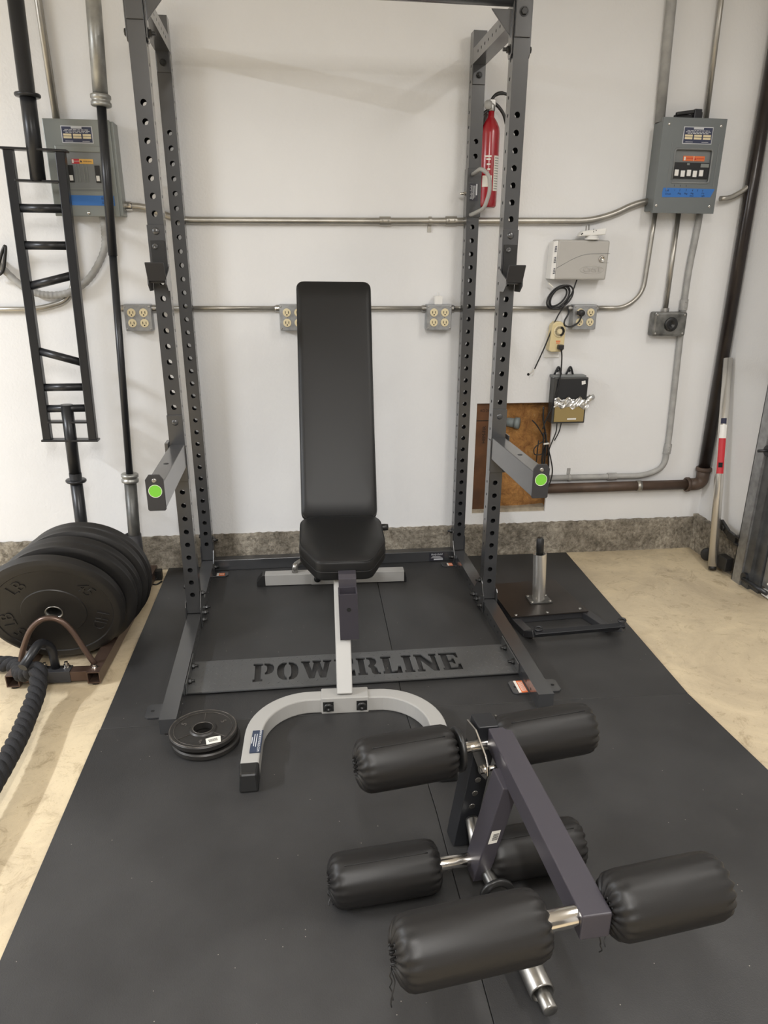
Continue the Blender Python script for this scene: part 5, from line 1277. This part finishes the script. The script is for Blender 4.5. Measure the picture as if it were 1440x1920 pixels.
def ring_patch(z0, z1, a0, a1, r, mt, name, par, n=14):
    m = MB(); rows = []
    for z in (z0, z1): rows.append([m.bm.verts.new((c.x + r * math.sin(q), c.y - r * math.cos(q), z)) for q in [math.radians(a0 + (a1 - a0) * i / n) for i in range(n + 1)]])
    for i in range(n):
        f = m.bm.faces.new((rows[0][i], rows[0][i + 1], rows[1][i + 1], rows[1][i])); f.smooth = True
    return obj(name, m, mt, par)
l1 = ring_patch(1.582, 1.706, 18, 62, R0 + .0006, 'label', 'instruction_label', t)
m = MB()
for k in range(13):
    z = 1.590 + k * .009
    for q in range(4):
        a0 = math.radians(24 + q * 8.5); p = V((c.x + (R0 + .0010) * math.sin(a0), c.y - (R0 + .0010) * math.cos(a0), z)); p2 = V((c.x + (R0 + .0010) * math.sin(a0 + .1), c.y - (R0 + .0010) * math.cos(a0 + .1), z)); m.bar(p, p2, .0006, .0030)
obj('label_print', m, 'panel', l1)
ring_patch(1.596, 1.636, -50, 8, R0 + .0006, 'label', 'badge_label', t); ring_patch(1.612, 1.628, -14, 4, R0 + .001, 'tape', 'badge_mark', t); ring_patch(1.700, 1.706, -40, 0, R0 + .0006, 'label', 'label_line', t)
for k, z in enumerate((1.690, 1.672, 1.655)): ring_patch(z, z + .006, -30 + 4 * k, -4, R0 + .0006, 'label', 'label_line', t)
m = MB(); m.box(c.x - .014, c.x + .014, c.y + R0 - .002, WY, 1.60, 1.86); obj('wall_bracket', m, 'steel', t)

# ------------------------------------------------------------------ irrigation controller
t = thing('irrigation_controller', 'light grey plastic sprinkler timer box with a round lock, right of the rack', 'controller', (1.05, WY, 1.25))
x0, x1, z0, z1, yf = 0.928, 1.172, 1.252, 1.408, WY - .075
m = MB(); m.hexa([V(p) for p in ((x0 + .018, yf, z0), (x1, yf, z0), (x1 + .002, WY, z0 + .003), (x0 + .012, WY, z0 + .003), (x0 + .022, yf, z1), (x1 + .004, yf, z1 - .002), (x1 + .004, WY, z1 + .002), (x0 + .018, WY, z1 + .002))]); hb = obj('housing', m, 'ctrl', t, bevel=.008)
m = MB(); m.hexa([V(p) for p in ((x0 + .002, yf + .012, z0 + .003), (x0 + .019, yf + .001, z0 + .002), (x0 + .019, WY, z0 + .003), (x0 + .002, WY, z0 + .003), (x0 + .006, yf + .012, z1 - .008), (x0 + .023, yf + .001, z1 - .003), (x0 + .022, WY, z1 - .003), (x0 + .006, WY, z1 - .008))]); wt = obj('side_strip', m, 'white', t, bevel=.003)
m = MB()
for z in (1.285, 1.328, 1.370):
    for k in range(4): m.bar((x0 + .010 + .0005 * k, yf + .0045, z - .008 + k * .006), (x0 + .017, yf + .0005, z - .006 + k * .006), .002, .0028)
obj('side_print', m, 'ink', wt)
m = MB(); m.lathe([(0.007, .002), (.012, .0), (.014, .003), (.012, .007), (.0095, .007), (.008, .004), (0, .004)], (1.144, yf, 1.335), (0, -1, 0), 28); obj('round_lock', m, 'chrome', t)
m = MB(); m.tube(fillet_path([(1.178, yf - .0002, 1.356), (1.074, yf - .0002, 1.354), (1.025, yf - .0002, 1.338), (0.950, yf - .0002, 1.298)], .03, 5), .0009, 6); m.bar((1.148, yf, 1.320), (1.176, yf, 1.320), .001, .0012); obj('lid_seam', m, 'panelin', t)
m = MB(); add_text(m, 'OrbiT', (1.106, yf - .0005, 1.293), (1, 0, 0), (0, 0, 1), .027, .0028, stretch=1.15, shear=.1)
loop = [V((1.106 + .052 * math.cos(a), yf - .0002, 1.292 + .0155 * math.sin(a))) for a in [2 * PI * k / 48 for k in range(48)]]; m.tube(loop, .0011, 6, closed=True); obj('raised_logo', m, 'ctrl', t)
# outlet adapter on top
t = thing('plug_adapter', 'white plug-in outlet adapter standing on top of the grey timer box', 'plug adapter', (1.10, .58, 1.41))
m = MB(); m.hexa([V(p) for p in ((1.032, .555, 1.421), (1.148, .555, 1.428), (1.150, .600, 1.428), (1.034, .600, 1.421), (1.046, .556, 1.440), (1.151, .556, 1.455), (1.153, .60, 1.455), (1.048, .60, 1.440))]); obj('adapter_body', m, 'white', t, bevel=.004)
m = MB(); m.lathe([(0, 0), (.030, 0), (.030, .006), (.026, .008), (.026, .016), (0, .016)], (1.096, .578, 1.4085), (0, 0, 1), 28); obj('round_base', m, 'white', t)
m = MB(); m.box(1.092, 1.0935, .5535, .5555, 1.437, 1.4415); m.box(1.092, 1.0935, .5535, .5555, 1.446, 1.4505); m.lathe([(0, 0), (.002, 0), (.002, .001), (0, .001)], (1.104, .5555, 1.444), (0, -1, 0), 10, False); m.bar((1.040, .554, 1.428), (1.047, .554, 1.433), .002, .004); obj('socket_slot', m, 'hollow', t)
m = MB(); m.box(1.068, 1.0695, .572, .584, 1.444, 1.463); m.box(1.080, 1.0815, .572, .584, 1.446, 1.466); objs('prong', m, 'steel', t)

# ------------------------------------------------------------------ mechanical timer
t = thing('mechanical_timer', 'aged ivory dial timer plugged into the wall below the grey controller', 'timer', (0.99, WY, .94))
m = MB(); m.prism([(0.955, 0.962), (0.966, 0.955), (1.015, 0.955), (1.022, 0.966), (1.024, 1.055), (1.016, 1.074), (0.998, 1.083), (0.976, 1.081), (0.962, 1.068)], (0, WY - .052, 0), (1, 0, 0), (0, 0, 1), (0, 1, 0), .046); obj('timer_body', m, 'ivory2', t, bevel=.004)
m = MB(); m.lathe([(0, 0), (.026, 0), (.026, .003), (.024, .005), (.020, .005), (.019, .003), (.010, .003), (.009, .006), (0, .006)], (0.995, WY - .052, 1.042), (0, -1, 0), 36, False); dl = obj('dial', m, 'ivory', t)
m = MB()
for k in range(26):
    a = 2 * PI * k / 26; d = V((math.cos(a), 0, math.sin(a))); cc = V((0.995, WY - .0575, 1.042)); w_ = .0042 if -1.3 < ((a + PI) % (2 * PI) - PI) < 1.3 else .0012
    m.bar(cc + d * .0125, cc + d * .0225, w_, .0012, V((0, -1, 0)))
obj('dial_pins', m, 'hollow', dl)
m = MB(); m.box(0.983, 1.003, WY - .0528, WY - .052, .998, 1.003); m.box(.985, 1.001, WY - .0528, WY - .052, .991, .995); obj('timer_print', m, 'orange', t)
m = MB(); m.box(0.950, 1.022, WY - .006, WY, .925, 1.04); wp = tag(obj('wall_plate', m, 'white', bevel=.002), 'white wall plate behind the ivory dial timer', 'wall plate')
m = MB(); m.box(0.990, 1.014, WY - .078, WY - .052, .967, .987); m.cyl((1.006, WY - .068, .962), (1.004, WY - .068, .975), .006); 
pg = thing('hanging_cable', 'black power cord hanging from the ivory timer, bundled beside the cutout', 'cable', (1.0, .58, .36))
obj('plug', m, 'cable', pg, bevel=.003)
m = MB(); m.tube(smooth_path([(1.005, WY - .068, .968), (1.012, .575, .93), (1.013, .575, .86), (1.002, .575, .78), (.986, .58, .71), (.966, .585, .655), (.955, .585, .615)], 6), .0032, 10)
m.tube(smooth_path([(.952, .590, .715), (.955, .588, .66), (.968, .585, .60), (.975, .585, .55), (.966, .585, .48), (.975, .585, .43), (.990, .585, .405), (.998, .585, .43), (.992, .585, .50), (.980, .585, .56)], 6), .0040, 10)
m.tube(smooth_path([(.968, .59, .60), (.985, .588, .54), (1.008, .588, .47), (1.020, .588, .41), (1.008, .588, .345), (.985, .588, .315), (.96, .59, .30)], 6), .0030, 10)
m.tube(smooth_path([(.905, .595, .655), (.925, .590, .635), (.950, .586, .60), (.966, .585, .57)], 6), .0030, 10)
m.tube(smooth_path([(.966, .585, .56), (.940, .585, .545), (.922, .585, .525), (.926, .585, .500), (.950, .585, .497), (.972, .585, .505)], 6), .0026, 8)
m.tube(smooth_path([(.945, .600, .56), (.943, .600, .50), (.942, .602, .42), (.942, .602, .34)], 6), .0028, 8)
m.tube(smooth_path([(.960, .582, .60), (.962, .580, .54), (.962, .580, .46), (.968, .580, .42), (.975, .58, .46), (.974, .58, .56), (.968, .58, .60)], 6), .0036, 8)
obj('bundled_cord', m, 'cable', pg)
m = MB(); m.tube([(.962, .578, .548), (.988, .578, .550)], .0045, 8); obj('cable_tie', m, 'label', pg)
# wire entering the wall + coil above
m = MB(); m.tube(smooth_path([(1.058, .60, 1.255), (1.038, .598, 1.195), (1.002, .598, 1.135), (.975, .600, 1.080), (.940, .605, .975), (.905, .615, .880)], 6), .0030, 10)
w_ = tag(obj('sensor_wire', m, 'cable'), 'thin black wire slanting from the controller to a small wall hole', 'cable')
m = MB(); m.tube(smooth_path([(.905, .615, .880), (.897, .620, .868), (.888, .630, .856)], 3), .0022, 8); m.tube(smooth_path([(.903, .615, .876), (.901, .612, .862), (.895, .615, .850)], 3), .0015, 8); obj('wire_end', m, 'label', w_)
m = MB(); m.lathe([(0, 0), (.006, 0), (.006, .001), (0, .001)], (.886, WY - .0002, .853), (0, -1, 0), 16, False); obj('wall_hole', m, 'hollow', w_)
cc = V((.985, .600, 1.182))
def coil(ax_, bx, tilt, off, y):
    return [cc + V((ax_ * math.cos(a) * math.cos(tilt) - bx * math.sin(a) * math.sin(tilt) + off, y, ax_ * math.cos(a) * math.sin(tilt) + bx * math.sin(a) * math.cos(tilt))) for a in [2 * PI * k / 36 for k in range(36)]]
m = MB()
for a_, b__, tl, of, yy in ((.058, .036, .75, -.004, 0), (.050, .032, .85, .000, -.007), (.046, .027, .75, -.004, .006), (.060, .038, .68, .004, -.012)): m.tube(coil(a_, b__, tl, of, yy), .0036, 10, closed=True)
cl = tag(obj('coiled_cord', m, 'cable'), 'black cord coiled in loops under the grey controller', 'cable')
m = MB(); m.tube(smooth_path([(1.022, .592, 1.145), (1.030, .59, 1.118), (1.014, .588, 1.085), (1.018, .586, 1.066), (1.045, .582, 1.062), (1.074, .578, 1.080), (1.083, .572, 1.108)], 6), .0036, 10); obj('cord_tail', m, 'cable', cl)
m = MB(); m.lathe([(0, 0), (.014, 0), (.015, .006), (.012, .02), (0, .022)], (1.0825, WY - .057, 1.118), (0, -1, 0), 20); m.bar((1.062, .572, 1.119), (1.090, .572, 1.119), .018, .016); obj('plug', m, 'cable', cl, bevel=.002)
m = MB(); m.bar((.928, .585, 1.238), (.950, .585, 1.222), .005, .005); obj('twist_tie', m, 'label', cl)

# ------------------------------------------------------------------ transformer box with foil
t = thing('transformer_box', 'black transformer box wrapped in foil on the wall above the cutout', 'transformer', (1.07, WY, .64))
m = MB(); m.box(.990, 1.148, WY - .060, WY, .640, .845); obj('housing', m, mat('dark_grey_box', (.045, .045, .043), .45), t, bevel=.004)
m = MB(); m.box(.985, 1.140, WY - .050, WY, .842, .853); obj('top_flange', m, 'panelin', t, bevel=.002)
m = MB(); m.box(1.002, 1.142, WY - .0615, WY - .06, .745, .838); obj('front_plate', m, 'blackmetal', t)
m = MB(); m.prism([(-.009, -.006), (.008, -.008), (.010, .006), (-.006, .009)], (1.124, WY - .062, .822), (1, 0, .35), (-.35, 0, 1), (0, -1, 0), .0006); obj('white_sticker', m, 'white', t)
for x in (1.020, 1.075):
    m = MB(); m.tube(smooth_path([(x - .016, WY - .01, .852), (x - .006, WY - .012, .878), (x, WY - .012, .885), (x + .006, WY - .012, .878), (x + .016, WY - .01, .852)], 4), .0045, 10); m.dome((x, WY - .004, .868), (0, -1, 0), .006, .004); obj('hanging_ear', m, 'blackmetal', t)
m = MB(); m.box(1.000, 1.140, WY - .066, WY - .06, .648, .718); am = obj('amber_cover', m, 'amber', t, bevel=.003)
m = MB(); m.box(1.062, 1.104, WY - .067, WY - .066, .658, .665); obj('cover_label', m, 'white', am)
m = MB(); bm = m.bm; g = []
for i in range(29):
    row = []
    for k in range(7):
        x = .994 + .162 * i / 28; z = .712 + .042 * k / 6 + .006 * math.sin(i * .7); row.append(bm.verts.new((x, WY - .066 - random.uniform(0, .006), z + random.uniform(-.003, .003))))
    g.append(row)
for i in range(28):
    for k in range(6): bm.faces.new((g[i][k], g[i + 1][k], g[i + 1][k + 1], g[i][k + 1]))
pts = [(1.148, WY - .05, .735), (1.160, WY - .055, .748), (1.172, WY - .055, .756), (1.183, WY - .05, .752)]
m.tube(smooth_path(pts, 3), [.012, .014, .011, .015, .012, .016, .011, .014, .012, .010], 9)
fo = obj('foil_wrap', m, 'foil', t, merge=False); fo['label'] = 'crumpled silver foil strip'
m = MB(); m.tube(smooth_path([(1.022, .59, .64), (1.020, .588, .60), (1.004, .588, .55), (.985, .588, .49)], 5), .0028, 8); m.tube(smooth_path([(1.042, .59, .64), (1.034, .588, .60), (1.016, .588, .56)], 5), .0028, 8); objs('output_wire', m, 'cable', t)
